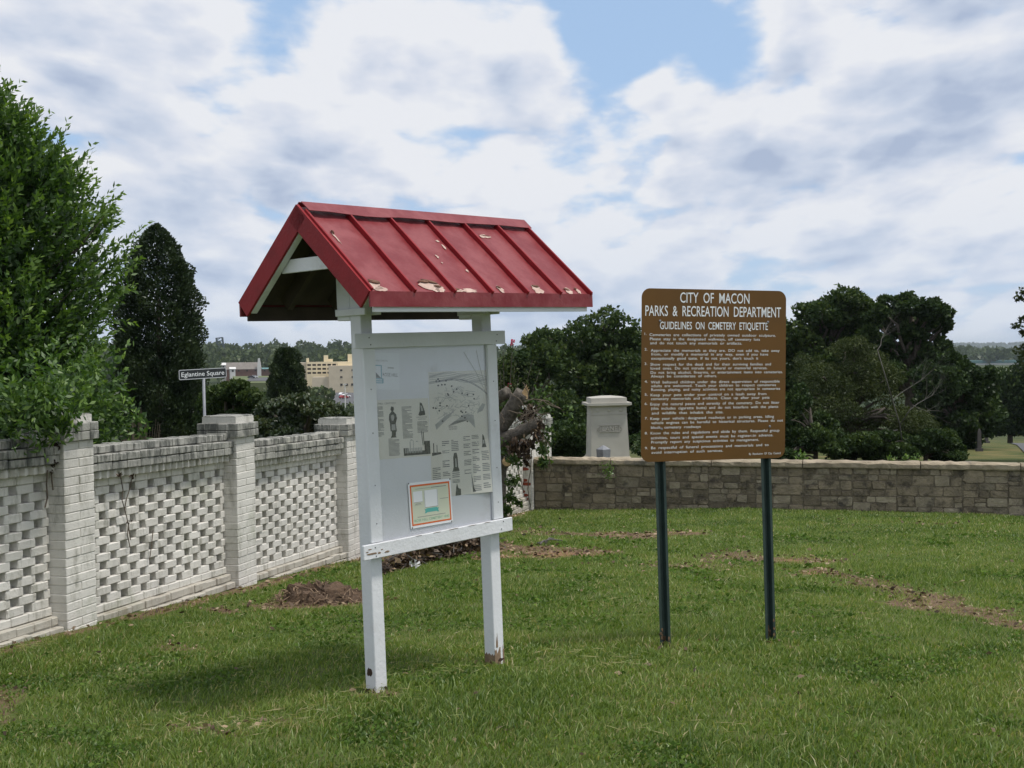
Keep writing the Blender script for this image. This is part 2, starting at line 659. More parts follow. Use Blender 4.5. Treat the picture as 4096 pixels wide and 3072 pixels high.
simple('rotten_wood', (0.10, 0.065, 0.045), (0.055, 0.036, 0.026), 20, 0.95, 0.006, 50)
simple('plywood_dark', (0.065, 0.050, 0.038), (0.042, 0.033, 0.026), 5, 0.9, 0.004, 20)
simple('steel_dark', (0.12, 0.12, 0.12), (0.08, 0.07, 0.065), 20, 0.5, 0, 10, metal=0.7)
simple('peeled', (0.56, 0.42, 0.36), (0.44, 0.31, 0.26), 25, 0.8, 0.003, 60)
simple('flake', (0.30, 0.17, 0.12), (0.16, 0.085, 0.06), 30, 0.8, 0.003, 60)
simple('post_green', (0.038, 0.062, 0.056), (0.028, 0.046, 0.043), 8, 0.42, 0.002, 80, spec=0.45, stain=((0.15, 0.16, 0.15), 22, 0.70, 0.76))
simple('clay_crust', (0.22, 0.14, 0.085), (0.12, 0.075, 0.045), 30, 0.95, 0.01, 60)
simple('sign_white', (0.80, 0.82, 0.84), None, rough=0.45)
simple('sign_black', (0.02, 0.023, 0.027), (0.03, 0.032, 0.036), 6, 0.4, spec=0.4)
simple('sign_border', (0.62, 0.64, 0.67), None, rough=0.4)
simple('galvanised', (0.25, 0.26, 0.285), (0.20, 0.21, 0.235), 9, 0.5, 0.002, 60, metal=0.1)
simple('board_paint', (0.82, 0.82, 0.84), (0.76, 0.76, 0.775), 1.7, 0.7, 0.0015, 60, stain=((0.60, 0.58, 0.56), 3.1, 0.52, 0.76))
simple('paper', (0.80, 0.775, 0.70), (0.75, 0.72, 0.64), 4, 0.8)
simple('paper_white', (0.84, 0.85, 0.86), (0.81, 0.82, 0.83), 4, 0.7)
simple('paper_cream', (0.66, 0.685, 0.53), (0.63, 0.655, 0.51), 4, 0.7)
simple('ink', (0.10, 0.10, 0.095), (0.17, 0.17, 0.16), 60, 0.8)
simple('ink_mid', (0.33, 0.33, 0.315), (0.24, 0.24, 0.23), 45, 0.8)
simple('ink_light', (0.50, 0.50, 0.475), (0.42, 0.42, 0.40), 30, 0.8)
simple('ink_blue', (0.26, 0.45, 0.52), (0.32, 0.50, 0.56), 30, 0.8)
simple('ink_orange', (0.72, 0.16, 0.045), None, rough=0.7)
simple('ink_teal', (0.13, 0.47, 0.42), None, rough=0.7)
simple('ink_green', (0.24, 0.44, 0.29), (0.32, 0.52, 0.36), 60, 0.7)
simple('bark', (0.115, 0.098, 0.08), (0.07, 0.06, 0.05), 9, 0.95, 0.02, 25)
simple('bark_grey', (0.15, 0.132, 0.11), (0.075, 0.065, 0.054), 14, 0.95, 0.05, 16)
simple('cut_wood', (0.56, 0.40, 0.22), (0.47, 0.32, 0.17), 14, 0.8, 0.003, 60)
simple('stump_wood', (0.13, 0.085, 0.055), (0.07, 0.047, 0.032), 12, 0.95, 0.03, 22)
simple('dead_twig', (0.125, 0.118, 0.106), (0.085, 0.08, 0.07), 8, 0.9)
simple('vine_stem', (0.15, 0.12, 0.09), (0.10, 0.08, 0.06), 12, 0.9)
simple('tissue', (0.72, 0.72, 0.72), (0.6, 0.6, 0.6), 30, 0.8)
simple('bloom_pink', (0.56, 0.055, 0.115), (0.40, 0.03, 0.08), 30, 0.8)
simple('stucco_cream', (0.80, 0.69, 0.47), (0.75, 0.645, 0.44), 0.4, 0.85)
simple('stucco_tan', (0.66, 0.56, 0.42), (0.60, 0.51, 0.38), 0.4, 0.85)
simple('dark_opening', (0.05, 0.042, 0.036), None, rough=0.8)
simple('house_brick', (0.20, 0.11, 0.085), (0.16, 0.09, 0.07), 1, 0.9)
simple('house_white', (0.66, 0.65, 0.63), None, rough=0.8)
simple('roof_grey', (0.23, 0.205, 0.185), (0.19, 0.17, 0.15), 0.5, 0.9)
simple('roof_teal', (0.10, 0.20, 0.20), None, rough=0.7)
simple('asphalt', (0.10, 0.10, 0.105), (0.085, 0.085, 0.09), 0.1, 0.9)
simple('verge', (0.13, 0.15, 0.06), (0.09, 0.115, 0.045), 0.05, 0.95)
simple('lattice_steel', (0.06, 0.085, 0.09), None, rough=0.6)
simple('car_white', (0.75, 0.76, 0.78), None, rough=0.3, spec=0.5)
simple('car_dark', (0.03, 0.035, 0.045), None, rough=0.3, spec=0.5)
simple('car_red', (0.30, 0.03, 0.03), None, rough=0.3, spec=0.5)
simple('rubber', (0.02, 0.02, 0.02), None, rough=0.8)


def red_metal():
    m, g = new_mat('roof_red')
    p = world_pos(g)
    f = g.ramp(g.noise(p, 4.5, 6, 0.65), 0.35, 0.68)
    c = g.mix(f, (0.168, 0.012, 0.017), (0.245, 0.050, 0.054))
    c = g.mix(g.ramp(g.noise(p, 38, 4, 0.6), 0.62, 0.75, 0, 0.4), c, (0.15, 0.018, 0.025))
    pbr(g, c, 0.40, g.noise(p, 7, 4), 0.008, spec=0.4)
    m, g = new_mat('trim_red')
    p = world_pos(g)
    c = g.mix(g.ramp(g.noise(p, 9, 5), 0.35, 0.7), (0.262, 0.011, 0.016), (0.21, 0.010, 0.014))
    pbr(g, c, 0.5, g.noise(p, 60, 4), 0.002, spec=0.3)
    m, g = new_mat('sign_brown')
    p = world_pos(g)
    c = g.mix(g.ramp(g.noise(p, 3, 5), 0.3, 0.7), (0.142, 0.068, 0.016), (0.122, 0.060, 0.015))
    pbr(g, c, 0.42, None, spec=0.3)
    # clear acrylic in front of the notices
    m, g = new_mat('acrylic')
    tr = g.node('ShaderNodeBsdfTransparent')
    tr.inputs[0].default_value = (0.97, 0.975, 0.985, 1)
    gl = g.node('ShaderNodeBsdfGlossy')
    gl.inputs['Roughness'].default_value = 0.08
    fr = g.node('ShaderNodeLayerWeight')
    fac = g.math('MULTIPLY_ADD', g.math('POWER', fr.outputs['Facing'], 4.0), 0.5, 0.055)
    mx = g.node('ShaderNodeMixShader')
    g.l.new(fac, mx.inputs[0])
    g.l.new(tr.outputs[0], mx.inputs[1])
    g.l.new(gl.outputs[0], mx.inputs[2])
    g.l.new(mx.outputs[0], g.out.inputs['Surface'])


red_metal()

# ------------------------------------------------------------------ white brick wall
CH = 0.0705                                     # one brick course
rng = random.Random(5)
PIER = []
pc = Vector((-3.646 - 0.745, 9.80 - 2.68, 0))
for i in range(8):
    PIER.append(pc.copy())
    pc += Vector((0.745, 2.68, 0)) if i < 3 else Vector((0.785, 2.68, 0)) if i < 6 else Vector((0.38, 2.6, 0))
P_BASE = [2.07, 2.23, 2.41, 2.59, 2.74, 2.86, 2.98, 3.12]
P_TOP = [0.30, 0.467, 0.63, 0.81, 0.95, 1.02, 1.06, 1.36]
wall_root = empty('brick_wall', Matrix.Translation((PIER[1].x, PIER[1].y, E - P_BASE[1])))
tag(wall_root, 'white painted brick wall with pierced lattice panels between capped piers', 'wall')
WINV = wall_root.matrix_world.inverted()


def bay_M(c, z, d):
    d = d.normalized()
    return WINV @ frame_M((c.x, c.y, z), (d.x, d.y, 0), (-d.y, d.x, 0))


def make_pier(i):
    M = bay_M(PIER[i], E - P_BASE[i], WD)
    H = P_BASE[i] - P_TOP[i]
    n = int(round(H / CH))
    ch = H / n
    m = MB()
    h = 0.195
    m.box((-h + 0.007, -h + 0.007, -0.4), (h - 0.007, h - 0.007, H - 0.01), M)
    for k in range(-3, n):
        z0, z1 = k * ch + 0.0022, (k + 1) * ch - 0.0022
        if k >= n - 1:
            hh, z1 = 0.185, H
        elif k >= n - 3:
            hh = 0.228
        else:
            hh = h
        j = lambda: rng.uniform(-0.003, 0.003)
        if k >= n - 3:
            # cap courses: headers all round
            m.box((-hh + 0.008, -hh + 0.008, z0), (hh - 0.008, hh - 0.008, z1 - 0.002), M)
            nb = 4
            st_ = 2 * hh / nb
            for q in range(nb):
                for (sx, sy) in ((1, 0), (-1, 0), (0, 1), (0, -1)):
                    lo_, hi_ = -hh + q * st_ + 0.0015, -hh + (q + 1) * st_ - 0.0015
                    zt_ = z1 + rng.uniform(-0.004, 0.003)
                    if sx and 0 < q < nb - 1:
                        a_, b_ = sorted((sx * (hh - 0.09), sx * (hh + j())))
                        m.cbox((a_, lo_, z0), (b_, hi_, zt_), 0.005, M)
                    if sy:
                        a_, b_ = sorted((sy * (hh - 0.09), sy * (hh + j())))
                        m.cbox((lo_, a_, z0), (hi_, b_, zt_), 0.005, M)
            continue
        if k % 2:
            for s in (-1, 1):
                m.cbox((min(0.004 * s, hh * s + j()), -hh + j(), z0), (max(0.004 * s, hh * s + j()), hh + j(), z1 + j() * .3), 0.0045, M)
        else:
            for s in (-1, 1):
                m.cbox((-hh + j(), min(0.004 * s, hh * s + j()), z0), (hh + j(), max(0.004 * s, hh * s + j()), z1 + j() * .3), 0.0045, M)
    p = m.build('pier', 'brick_paint', wall_root)
    p.data.materials.append(MATS['coping_paint'])
    p.data.materials.append(MATS['brick_red'])
    zc = (M @ Vector((0, 0, H - 2.9 * ch))).z
    for f in p.data.polygons:
        if f.center.z > zc:
            f.material_index = 1
    p['kind'] = 'stuff'
    return M, H, ch


pier_info = [make_pier(i) for i in range(8)]
# exposed red brick where the paint has fallen off the corner pier
M6 = pier_info[6][0]
m = MB()
spots = [(10, -0.09, 0.02), (9, -0.12, -0.02), (7, -0.02, 0.10), (6, 0.06, 0.13), (4, -0.06, 0.10), (3, -0.12, 0.13), (3, 0.0, 0.12), (2, -0.17, 0.14), (2, -0.02, 0.12), (0, -0.02, 0.13), (0, -0.15, 0.02), (10, 0.0, 0.06)]
for k, a, b in spots:
    q = rng.uniform(0.085, 0.13)
    poly = []
    for t in range(9):
        an = 2 * math.pi * t / 9
        poly.append((max(-0.19, min(0.19, a + 0.06 + math.cos(an) * q * rng.uniform(.7, 1.1))), k * CH + 0.035 + math.sin(an) * 0.036 * rng.uniform(.8, 1.05)))
    m.prism(poly, -0.1985, -0.1965, 'y', M6 @ Matrix.Rotation(R(-90), 4, 'Z') if True else M6)
m.build('bare_brick_patch', 'brick_red', wall_root)['kind'] = 'stuff'

brick_meshes = []
for q in range(5):
    mb = MB().cbox((-0.1, -0.05, 0.0008), (0.1, 0.13, CH - 0.0008), 0.006)
    mb.v = [(x + rng.uniform(-.003, .003), y + rng.uniform(-.003, .003), z + rng.uniform(-.0012, .0012)) for x, y, z in mb.v]
    me = mb.mesh('brick')
    me.materials.append(MATS['brick_paint'])
    brick_meshes.append(me)


def make_panel(i, singles):
    """Bay between pier i and pier i+1: coping, dog-tooth course, pierced lattice, plinth."""
    a, b = PIER[i], PIER[i + 1]
    d = (b - a)
    L = d.length
    top = P_TOP[i] + 0.275
    slope = -0.024
    M = bay_M(a, E - top, d) @ Matrix(((1, 0, 0, 0), (0, 1, 0, 0), (slope, 0, 1, 0), (0, 0, 0, 1)))
    x0, x1 = 0.195, L - 0.195
    W = x1 - x0

    def run(m, z, half_w, step, y_front, y_back, jit=0.003, off=0.0):
        x = x0 - off
        while x < x1 - 0.01:
            e = min(x + step, x1)
            s = max(x, x0)
            if e - s > 0.015:
                m.cbox((s + 0.003, y_front + rng.uniform(-jit, jit), z + 0.003), (e - 0.003, y_back, z + CH - 0.003 + rng.uniform(-jit, jit)), 0.006, M)
            x += step
    cop = MB()
    run(cop, -CH, .1, 0.105, -0.10, 0.10, 0.006)
    run(cop, -2 * CH, .1, 0.105, -0.165, 0.165, 0.005)
    run(cop, -3 * CH, .1, 0.21, -0.16, 0.16, 0.005, 0.1)
    cop.box((x0, -0.09, -3 * CH + 0.002), (x1, 0.09, -CH - 0.004), M)
    den = MB()
    x = x0 + 0.06
    while x < x1 - 0.03:
        MM = M @ Matrix.Translation((x, 0, -4 * CH)) @ Matrix.Rotation(R(24), 4, 'Z')
        den.cbox((-0.052, -0.125, 0.002), (0.052, 0.0, CH - 0.003), 0.006, MM)
        x += 0.108
    den.box((x0, -0.075, -4 * CH + 0.001), (x1, 0.09, -3 * CH - 0.001), M)
    fr = MB()
    run(fr, -5 * CH, .1, 0.2, -0.06, 0.13, 0.002)
    NR = 14
    zb = -5 * CH - NR * CH
    run(fr, zb - CH, .1, 0.2, -0.062, 0.135, 0.002, 0.1)
    fr.box((x0, -0.05, zb - CH + 0.002), (x1, 0.045, zb - 0.003), M)
    fr.box((x0, -0.05, -5 * CH + 0.002), (x1, 0.045, -4 * CH - 0.003), M)
    pl = MB()
    run(pl, zb - 2 * CH, .1, 0.21, -0.115, 0.12, 0.006)
    run(pl, zb - 3 * CH, .1, 0.21, -0.165, 0.16, 0.008, 0.1)
    for q in range(4, 8):
        run(pl, zb - q * CH, .1, 0.21, -0.175, 0.17, 0.008, 0.1 * (q % 2))
    pl.box((x0, -0.10, zb - 7 * CH), (x1, 0.1, zb - CH - 0.004), M)
    panel = fr.build('lattice_panel', 'brick_paint', wall_root)
    for mb, nm, mt in ((cop, 'coping', 'coping_paint'), (den, 'dog_tooth_course', 'brick_paint'), (pl, 'plinth', 'plinth_paint')):
        mb.build(nm, mt, panel)['kind'] = 'stuff'
    panel['kind'] = 'stuff'
    n = 8
    per = W / n
    rest = MB()
    for r in range(NR):
        off = per * 0.5 * (r % 2)
        k = -1
        while True:
            k += 1
            c = x0 + off + k * per + 0.02
            lo, hi = c - 0.1, c + 0.1
            if lo > x1 - 0.03:
                break
            lo2, hi2 = max(lo, x0 + 0.001), min(hi, x1 - 0.001)
            z = -5 * CH - (r + 1) * CH
            full = hi2 - lo2 > 0.195
            if singles and (i > 0 or lo > W * 0.45):
                o = bpy.data.objects.new('brick', rng.choice(brick_meshes))
                COL.objects.link(o)
                o.parent = panel
                sx = (hi2 - lo2) / 0.2
                LM = M @ Matrix.Translation(((lo2 + hi2) / 2, rng.uniform(-.004, .004), z)) @ Matrix.Rotation(rng.uniform(-.02, .02), 4, 'Z') @ Matrix.Rotation(rng.uniform(-.008, .008), 4, 'Y') @ Matrix.Diagonal((sx, 1, 1, 1))
                o.matrix_local = LM
            else:
                rest.cbox((lo2, -0.05 + rng.uniform(-.003, .003), z + 0.0008), (hi2, 0.13, z + CH - 0.0008), 0.007, M)
    if rest.v:
        rest.build('lattice_bricks', 'brick_paint', panel)['kind'] = 'stuff'


for i in range(7):
    make_panel(i, i < 3)

# ------------------------------------------------------------------ stone wall with slab coping
SW0 = PIER[6] + WN * 0.20 + WD * 0.02
SW_TOP = E - 2.045
sw = empty('stone_wall', frame_M((SW0.x, SW0.y, gz(SW0.x, SW0.y)), tuple(WN), tuple(WD)))
tag(sw, 'low rubble stone wall with flat slab coping across the back of the lawn', 'wall')
zt = SW_TOP - sw.location.z                    # coping top in local z
FACE_T = zt - 0.115
LEN = 12.6


def sw_ground(a):
    p = SW0 + WN * a
    return gz(p.x, p.y) - sw.location.z


MB().box((0, 0.006, -0.5), (LEN, 0.40, FACE_T - 0.004)).build('mortar_core', 'mortar', sw)
a = 0.0
ncop = 0
for Ls in (1.48, 1.86, 1.62, 2.0, 1.62, 1.62, 1.62, 1.0):
    b = min(a + Ls, LEN)
    nseg = 16
    bm = MB()
    xs = [a + 0.008 + (b - a - 0.016) * k / nseg for k in range(nseg + 1)]
    vs = []
    for x in xs:
        yf = -0.055 + rng.uniform(-.018, .018)
        zz = FACE_T
        vs += [(x, yf + 0.01, zz), (x, yf, zz + 0.02), (x, yf + rng.uniform(-.006, .006), zt - 0.03 + rng.uniform(-.014, .012)), (x, yf + 0.05, zt + rng.uniform(-.014, .012)), (x, 0.25, zt + rng.uniform(-.012, .016)), (x, 0.46, zt - 0.02), (x, 0.47, zz)]
    fs = []
    for k in range(nseg):
        for q in range(7):
            q2 = (q + 1) % 7
            fs.append((k * 7 + q, k * 7 + q2, (k + 1) * 7 + q2, (k + 1) * 7 + q))
    fs.append(tuple(range(7))[::-1])
    fs.append(tuple(range(nseg * 7, nseg * 7 + 7)))
    bm.add(vs, [f[::-1] for f in fs])
    o = bm.build('coping_slab', 'coping_stone', sw)
    a = b
    if a >= LEN:
        break


def stone(xa, xb, za, zb, pale):
    """One roughly squared stone, front towards -y, worn corners and a hand-dressed bulge."""
    w, h = xb - xa, zb - za
    cx, cz = (xa + xb) / 2, (za + zb) / 2
    c = min(w, h) * rng.uniform(0.04, 0.20)
    pts = [(-w / 2 + c, -h / 2), (w / 2 - c, -h / 2), (w / 2, -h / 2 + c), (w / 2, h / 2 - c), (w / 2 - c, h / 2), (-w / 2 + c, h / 2), (-w / 2, h / 2 - c), (-w / 2, -h / 2 + c)]
    pts = [(x + rng.uniform(-1, 1) * min(0.010, w * .05), z + rng.uniform(-1, 1) * min(0.008, h * .05)) for x, z in pts]
    pr = rng.uniform(-0.008, 0.008)
    n = 8
    vs = [(cx + x, 0.06, cz + z) for x, z in pts]
    vs += [(cx + x, 0.012 - pr * 0.5, cz + z) for x, z in pts]
    k = 1 - 0.009 / max(min(w, h), 0.06)
    vs += [(cx + x * k, -0.006 - pr + rng.uniform(-.004, .004), cz + z * k) for x, z in pts]
    vs.append((cx + rng.uniform(-.2, .2) * w, -0.007 - pr - rng.uniform(-.004, 0.005), cz + rng.uniform(-.2, .2) * h))
    fs = []
    for r_ in range(2):
        for q in range(n):
            q2 = (q + 1) % n
            fs.append((r_ * n + q, r_ * n + q2, (r_ + 1) * n + q2, (r_ + 1) * n + q))
    for q in range(n):
        fs.append((2 * n + q, 2 * n + (q + 1) % n, 3 * n))
    MB().add(vs, fs).build('stone', 'stone_pale' if pale else 'stone', sw)


# crack: stepped line where the left stretch has settled
def crack_x(z):
    zr = z - sw_ground(1.4)
    return 0.92 + 0.16 * math.floor(zr / 0.13) + (0.06 if zr > 0.4 else 0)


x = 0.0
rows_done = 0
while x < LEN - 0.05:
    seg = rng.uniform(0.7, 1.15)
    xe = min(x + seg, LEN)
    if LEN - xe < 0.3:
        xe = LEN
    g0 = min(sw_ground(x), sw_ground(xe)) - 0.05
    Hh = FACE_T - g0
    nr = rng.choice([5, 5, 6, 7])
    hs = [rng.uniform(0.65, 1.35) for _ in range(nr)]
    sm = sum(hs)
    z = g0
    for hq in hs:
        zh = Hh * hq / sm
        xx = x
        while xx < xe - 0.02:
            w = rng.uniform(0.9, 2.2) * zh + 0.04
            if xe - (xx + w) < 0.09:
                w = xe - xx
            pale = rng.random() < 0.28
            if zh > 0.17 and w < 0.2 or rng.random() < 0.12 and zh > 0.13:
                stone(xx + 0.006, xx + w - 0.006, z + 0.005, z + zh * 0.5 - 0.004, pale)
                stone(xx + 0.006, xx + w - 0.006, z + zh * 0.5 + 0.004, z + zh - 0.005, not pale)
            else:
                ov = rng.uniform(-0.006, 0.010)
                g_ = 0.006
                if abs(xx - crack_x(z + zh / 2)) < 0.2 and x < 2.2:
                    g_ = 0.017
                stone(xx + g_, xx + w - 0.006, z + 0.005, z + zh - 0.005, pale)
            xx += w
        z += zh
    x = xe

# ------------------------------------------------------------------ notice kiosk
KP = at(1507, 2772, 7.05)
KU = Vector((math.cos(R(48.8)), math.sin(R(48.8)), 0))
kz = gz(KP.x, KP.y)
K_M = Matrix.Translation((KP.x, KP.y, kz)) @ Matrix.Rotation(-0.027, 4, 'Y') @ frame_M((0, 0, 0), tuple(KU), (-KU.y, KU.x, 0))
K_INV = K_M.inverted()
kiosk = empty('notice_kiosk', K_M)
tag(kiosk, 'white wooden notice board kiosk under a red metal gable roof', 'kiosk')


def hit(px, py, pt, nrm):
    """Kiosk-local point where the sight line through a photo pixel meets a local plane."""
    o = K_INV @ Vector((0, 0, E))
    d = (K_INV.to_3x3() @ ray(px, py))
    t = (Vector(pt) - o).dot(Vector(nrm)) / d.dot(Vector(nrm))
    return o + d * t


PS = 1.02                       # post spacing
for u in (0.0, PS):
    post = MB().cbox((u - 0.0445, -0.0445, -0.35), (u + 0.0445, 0.0445, 2.52), 0.004).build('post', 'white_paint', kiosk)
    # rot and peeling paint at the foot
    r2 = random.Random(int(u * 10) + 3)
    rot = MB()

    def ragged(x0, x1, z0, z1, face, seed, teeth=9):
        q_ = random.Random(seed)
        poly = [(x0, z0), (x1, z0)]
        for t in range(teeth + 1):
            x_ = x1 + (x0 - x1) * t / teeth
            poly.append((x_, z1 * q_.uniform(0.35, 1.0) + z0 * 0.3))
        if face == 0:
            rot.prism([(u + a_, b_) for a_, b_ in poly], -0.0462, -0.0447, 'y')
        else:
            rot.prism(poly[::-1], u - 0.0462, u - 0.0447, 'x')

    if u == 0:
        ragged(-0.044, 0.044, -0.06, 0.055, 1, 3)
        blob = [(0.004 + math.cos(t * .392) * 0.024 * r2.uniform(.7, 1.15), 0.118 + math.sin(t * .392) * 0.026 * r2.uniform(.7, 1.2)) for t in range(16)]
        rot.prism(blob[::-1], u - 0.0462, u - 0.0447, 'x')
        ragged(-0.044, -0.018, -0.06, 0.035, 0, 4, 5)
        ragged(0.02, 0.044, -0.06, 0.05, 0, 5, 5)
    else:
        ragged(-0.044, 0.010, -0.06, 0.075, 0, 6, 7)
        ragged(-0.030, -0.012, 0.05, 0.13, 0, 8, 4)
        ragged(-0.044, 0.044, -0.06, 0.045, 1, 7)
        ragged(0.030, 0.044, -0.06, 0.085, 0, 9, 4)
    rot.build('bare_wood_patch', 'rotten_wood' if u == 0 else 'raw_wood', post)['kind'] = 'stuff'
    side = -1 if u == 0 else 1
    # bearing boards either side of the post head
    for s in (-1, 1):
        ua = u + s * 0.0455
        MB().cbox((min(ua, ua + s * 0.019), -0.105, 2.175), (max(ua, ua + s * 0.019), 0.15, 2.215), 0.003).build('bearing_board', 'white_paint', kiosk)
    MB().cbox((u - 0.044, 0.0465, 2.15), (u + 0.044, 0.155, 2.50), 0.003).build('post_head_block', 'white_paint', kiosk)

MB().box((-0.03, -0.0525, 0.80), (PS + 0.03, -0.0455, 2.05)).build('back_board', 'board_paint', kiosk)
for u0 in (-0.058, PS - 0.034):
    MB().cbox((u0, -0.0745, 0.872), (u0 + 0.09, -0.0545, 1.984), 0.003).build('batten', 'white_paint', kiosk)
railM = []
rl = MB().cbox((-0.137, -0.0945, 0.786), (1.14, -0.0755, 0.871), 0.003).build('rail', 'white_paint', kiosk)
ru = MB().cbox((-0.137, -0.0945, 1.985), (1.14, -0.0755, 2.070), 0.003).build('rail', 'white_paint', kiosk)
# flaked paint on the lower rail
r2 = random.Random(8)
fl = MB()
for cx, cz, w, h in ((-0.075, 0.818, 0.05, 0.007), (-0.02, 0.815, 0.014, 0.006), (0.04, 0.813, 0.022, 0.006), (-0.09, 0.845, 0.016, 0.003), (0.0, 0.832, 0.01, 0.003), (-0.11, 0.832, 0.012, 0.003),
                     (0.30, 0.869, 0.03, 0.0015), (0.45, 0.868, 0.04, 0.0015), (0.6, 0.869, 0.05, 0.0015), (0.76, 0.8685, 0.04, 0.0015), (0.9, 0.869, 0.03, 0.0015)):
    poly = [(cx + math.cos(t * 0.628) * w * r2.uniform(.6, 1.1), cz + math.sin(t * 0.628) * h * r2.uniform(.6, 1.2)) for t in range(10)]
    fl.prism(poly, -0.0960, -0.0946, 'y')
fl.build('bare_wood_patch', 'raw_wood', rl)['kind'] = 'stuff'
nails = MB()
for u0, z0 in ((-0.03, 2.045), (-0.02, 2.005), (1.06, 2.045), (1.05, 2.005), (-0.05, 0.85), (-0.045, 0.80), (1.05, 0.855), (1.03, 0.81)):
    nails.lathe([(0.0035, -0.0975), (0.0035, -0.0940)], 8, Matrix(((1, 0, 0, u0), (0, 0, 1, 0), (0, 1, 0, z0), (0, 0, 0, 1))))
for u0 in (-0.013, PS + 0.011):
    for z0 in (1.75, 1.5, 1.2, 0.98):
        nails.lathe([(0.003, -0.0772), (0.003, -0.0740)], 8, Matrix(((1, 0, 0, u0), (0, 0, 1, 0), (0, 1, 0, z0), (0, 0, 0, 1))))
nails.build('nail_heads', 'steel_dark', kiosk)['kind'] = 'stuff'
# acrylic sheet over the notices
MB().box((0.031, -0.0574, 0.872), (PS - 0.0335, -0.0560, 1.984)).build('acrylic_sheet', 'acrylic', kiosk)
# crack lines running down the sheet
ck = MB()
for line in (((1855, 1408), (1905, 1490), (1938, 1560), (1968, 1640)), ((1905, 1400), (1915, 1450), (1945, 1560))):
    pts = [hit(a, b, (0, -0.0577, 0), (0, 1, 0)) for a, b in line]
    ck.tube(pts, 0.0011, 5)
ck.build('crack', 'ink_light', kiosk)['kind'] = 'stuff'

# --- roof
YR, ZR = 0.02, 2.775
RUN_F, RUN_B, DROP = 0.550, 0.550, 0.500
U0, U1 = -0.405, 1.475
ANG = math.atan2(DROP, RUN_F)
SLEN = math.hypot(RUN_F, DROP)


def slope_M(front):
    s = -1 if front else 1
    # local x = u, local y = down the slope, local z = outward normal
    dn = Vector((0, s * math.cos(ANG), -math.sin(ANG)))
    nz = Vector((0, s * math.sin(ANG), math.cos(ANG)))
    return frame_M((0, YR, ZR), (1, 0, 0), tuple(dn), tuple(nz))


roof = empty('roof')
roof.parent = kiosk
NP = 6
pw = (U1 - U0) / NP
r3 = random.Random(4)
for front in (True, False):
    M = slope_M(front)
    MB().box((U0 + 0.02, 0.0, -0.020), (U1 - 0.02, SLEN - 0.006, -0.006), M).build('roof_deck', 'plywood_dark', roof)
    for k in range(NP):
        a, b = U0 + k * pw, U0 + (k + 1) * pw
        vs, fs = [], []
        nx, ny = 6, 9
        for j in range(ny + 1):
            for i in range(nx + 1):
                w = 0.0018 * math.sin(i * 1.7 + k * 2.1 + j * 0.9) + r3.uniform(-.0006, .0006)
                vs.append((a + 0.003 + (b - a - 0.006) * i / nx, SLEN * j / ny, w))
        for j in range(ny):
            for i in range(nx):
                q = j * (nx + 1) + i
                fs.append((q, q + 1, q + nx + 2, q + nx + 1))
        nv = len(vs)
        vs += [(x_, y_, z_ - 0.004) for x_, y_, z_ in vs]
        fs += [tuple(i + nv for i in f[::-1]) for f in fs]
        if not front:
            pass
        MB().add(vs, fs, M).build('roof_panel', 'roof_red', roof, True)
    for k in range(NP + 1):
        u = U0 + k * pw
        if k == 0:
            u += 0.008
        if k == NP:
            u -= 0.008
        vs = []
        MB().cbox((u - 0.007, 0.05, -0.002), (u + 0.007, SLEN + (0.012 if 0 < k else 0), 0.026 + r3.uniform(-.002, .003)), 0.002, M).build('standing_seam', 'trim_red', roof)
    # ridge flashing, one flange per slope
    fl = MB()
    n = 14
    vs = []
    for i in range(n + 1):
        u = U0 + 0.012 + (U1 - U0 + 0.005) * i / n
        wv = 0.0015 * math.sin(i * 1.3) + (0.006 if i < 2 and front else 0)
        vs += [(u, -0.012, 0.030), (u, 0.075 + 0.003 * math.sin(i * .9) + (0.008 if i in (3, 4) and front else 0), 0.029 + wv), (u, 0.075 + 0.003 * math.sin(i * .9) + (0.008 if i in (3, 4) and front else 0), 0.025 + wv), (u, -0.012, 0.026)]
    fs = []
    for i in range(n):
        for q in range(4):
            fs.append((i * 4 + q, i * 4 + (q + 1) % 4, i * 4 + 4 + (q + 1) % 4, i * 4 + 4 + q))
    fs += [(3, 2, 1, 0), (n * 4, n * 4 + 1, n * 4 + 2, n * 4 + 3)]
    fl.add(vs, fs, M)
    fl.build('ridge_flashing', 'roof_red', roof)
    # rake trim (red) and bargeboard (white) at both gables
    for end, uo in ((0, U0), (1, U1)):
        s = -1 if end == 0 else 1
        a, b = sorted((uo, uo + s * 0.016))
        MB().box((a, -0.006, -0.100), (b, SLEN + 0.006, 0.012), M).build('rake_trim', 'trim_red', roof)
        a, b = sorted((uo - s * 0.002, uo - s * 0.042))
        MB().box((a, 0.0, -0.103), (b, SLEN - 0.02, -0.024), M).build('bargeboard', 'white_paint', roof)
    # eave fascia
    s = -1 if front else 1
    ye, ze = YR + s * RUN_F, ZR - DROP
    a, b = sorted((ye, ye + s * 0.012))
    MB().box((U0 - 0.010, a, ze - 0.078), (U1 + 0.010, b, ze + 0.004)).build('eave_fascia', 'roof_red', roof)
    a, b = sorted((ye - s * 0.003, ye - s * 0.024))
    MB().cbox((U0 + 0.03, a, ze - 0.105), (U1 - 0.03, b, ze - 0.022), 0.002).build('fascia_board', 'white_paint' if front else 'plywood_dark', roof)
    for u in (-0.14, 0.22, 0.52, 0.82, 1.18):
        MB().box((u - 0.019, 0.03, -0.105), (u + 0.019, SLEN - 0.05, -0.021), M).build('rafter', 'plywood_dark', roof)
MB().box((U0 + 0.04, YR - 0.019, ZR - 0.16), (U1 - 0.04, YR + 0.019, ZR - 0.035)).build('ridge_board', 'plywood_dark', roof)
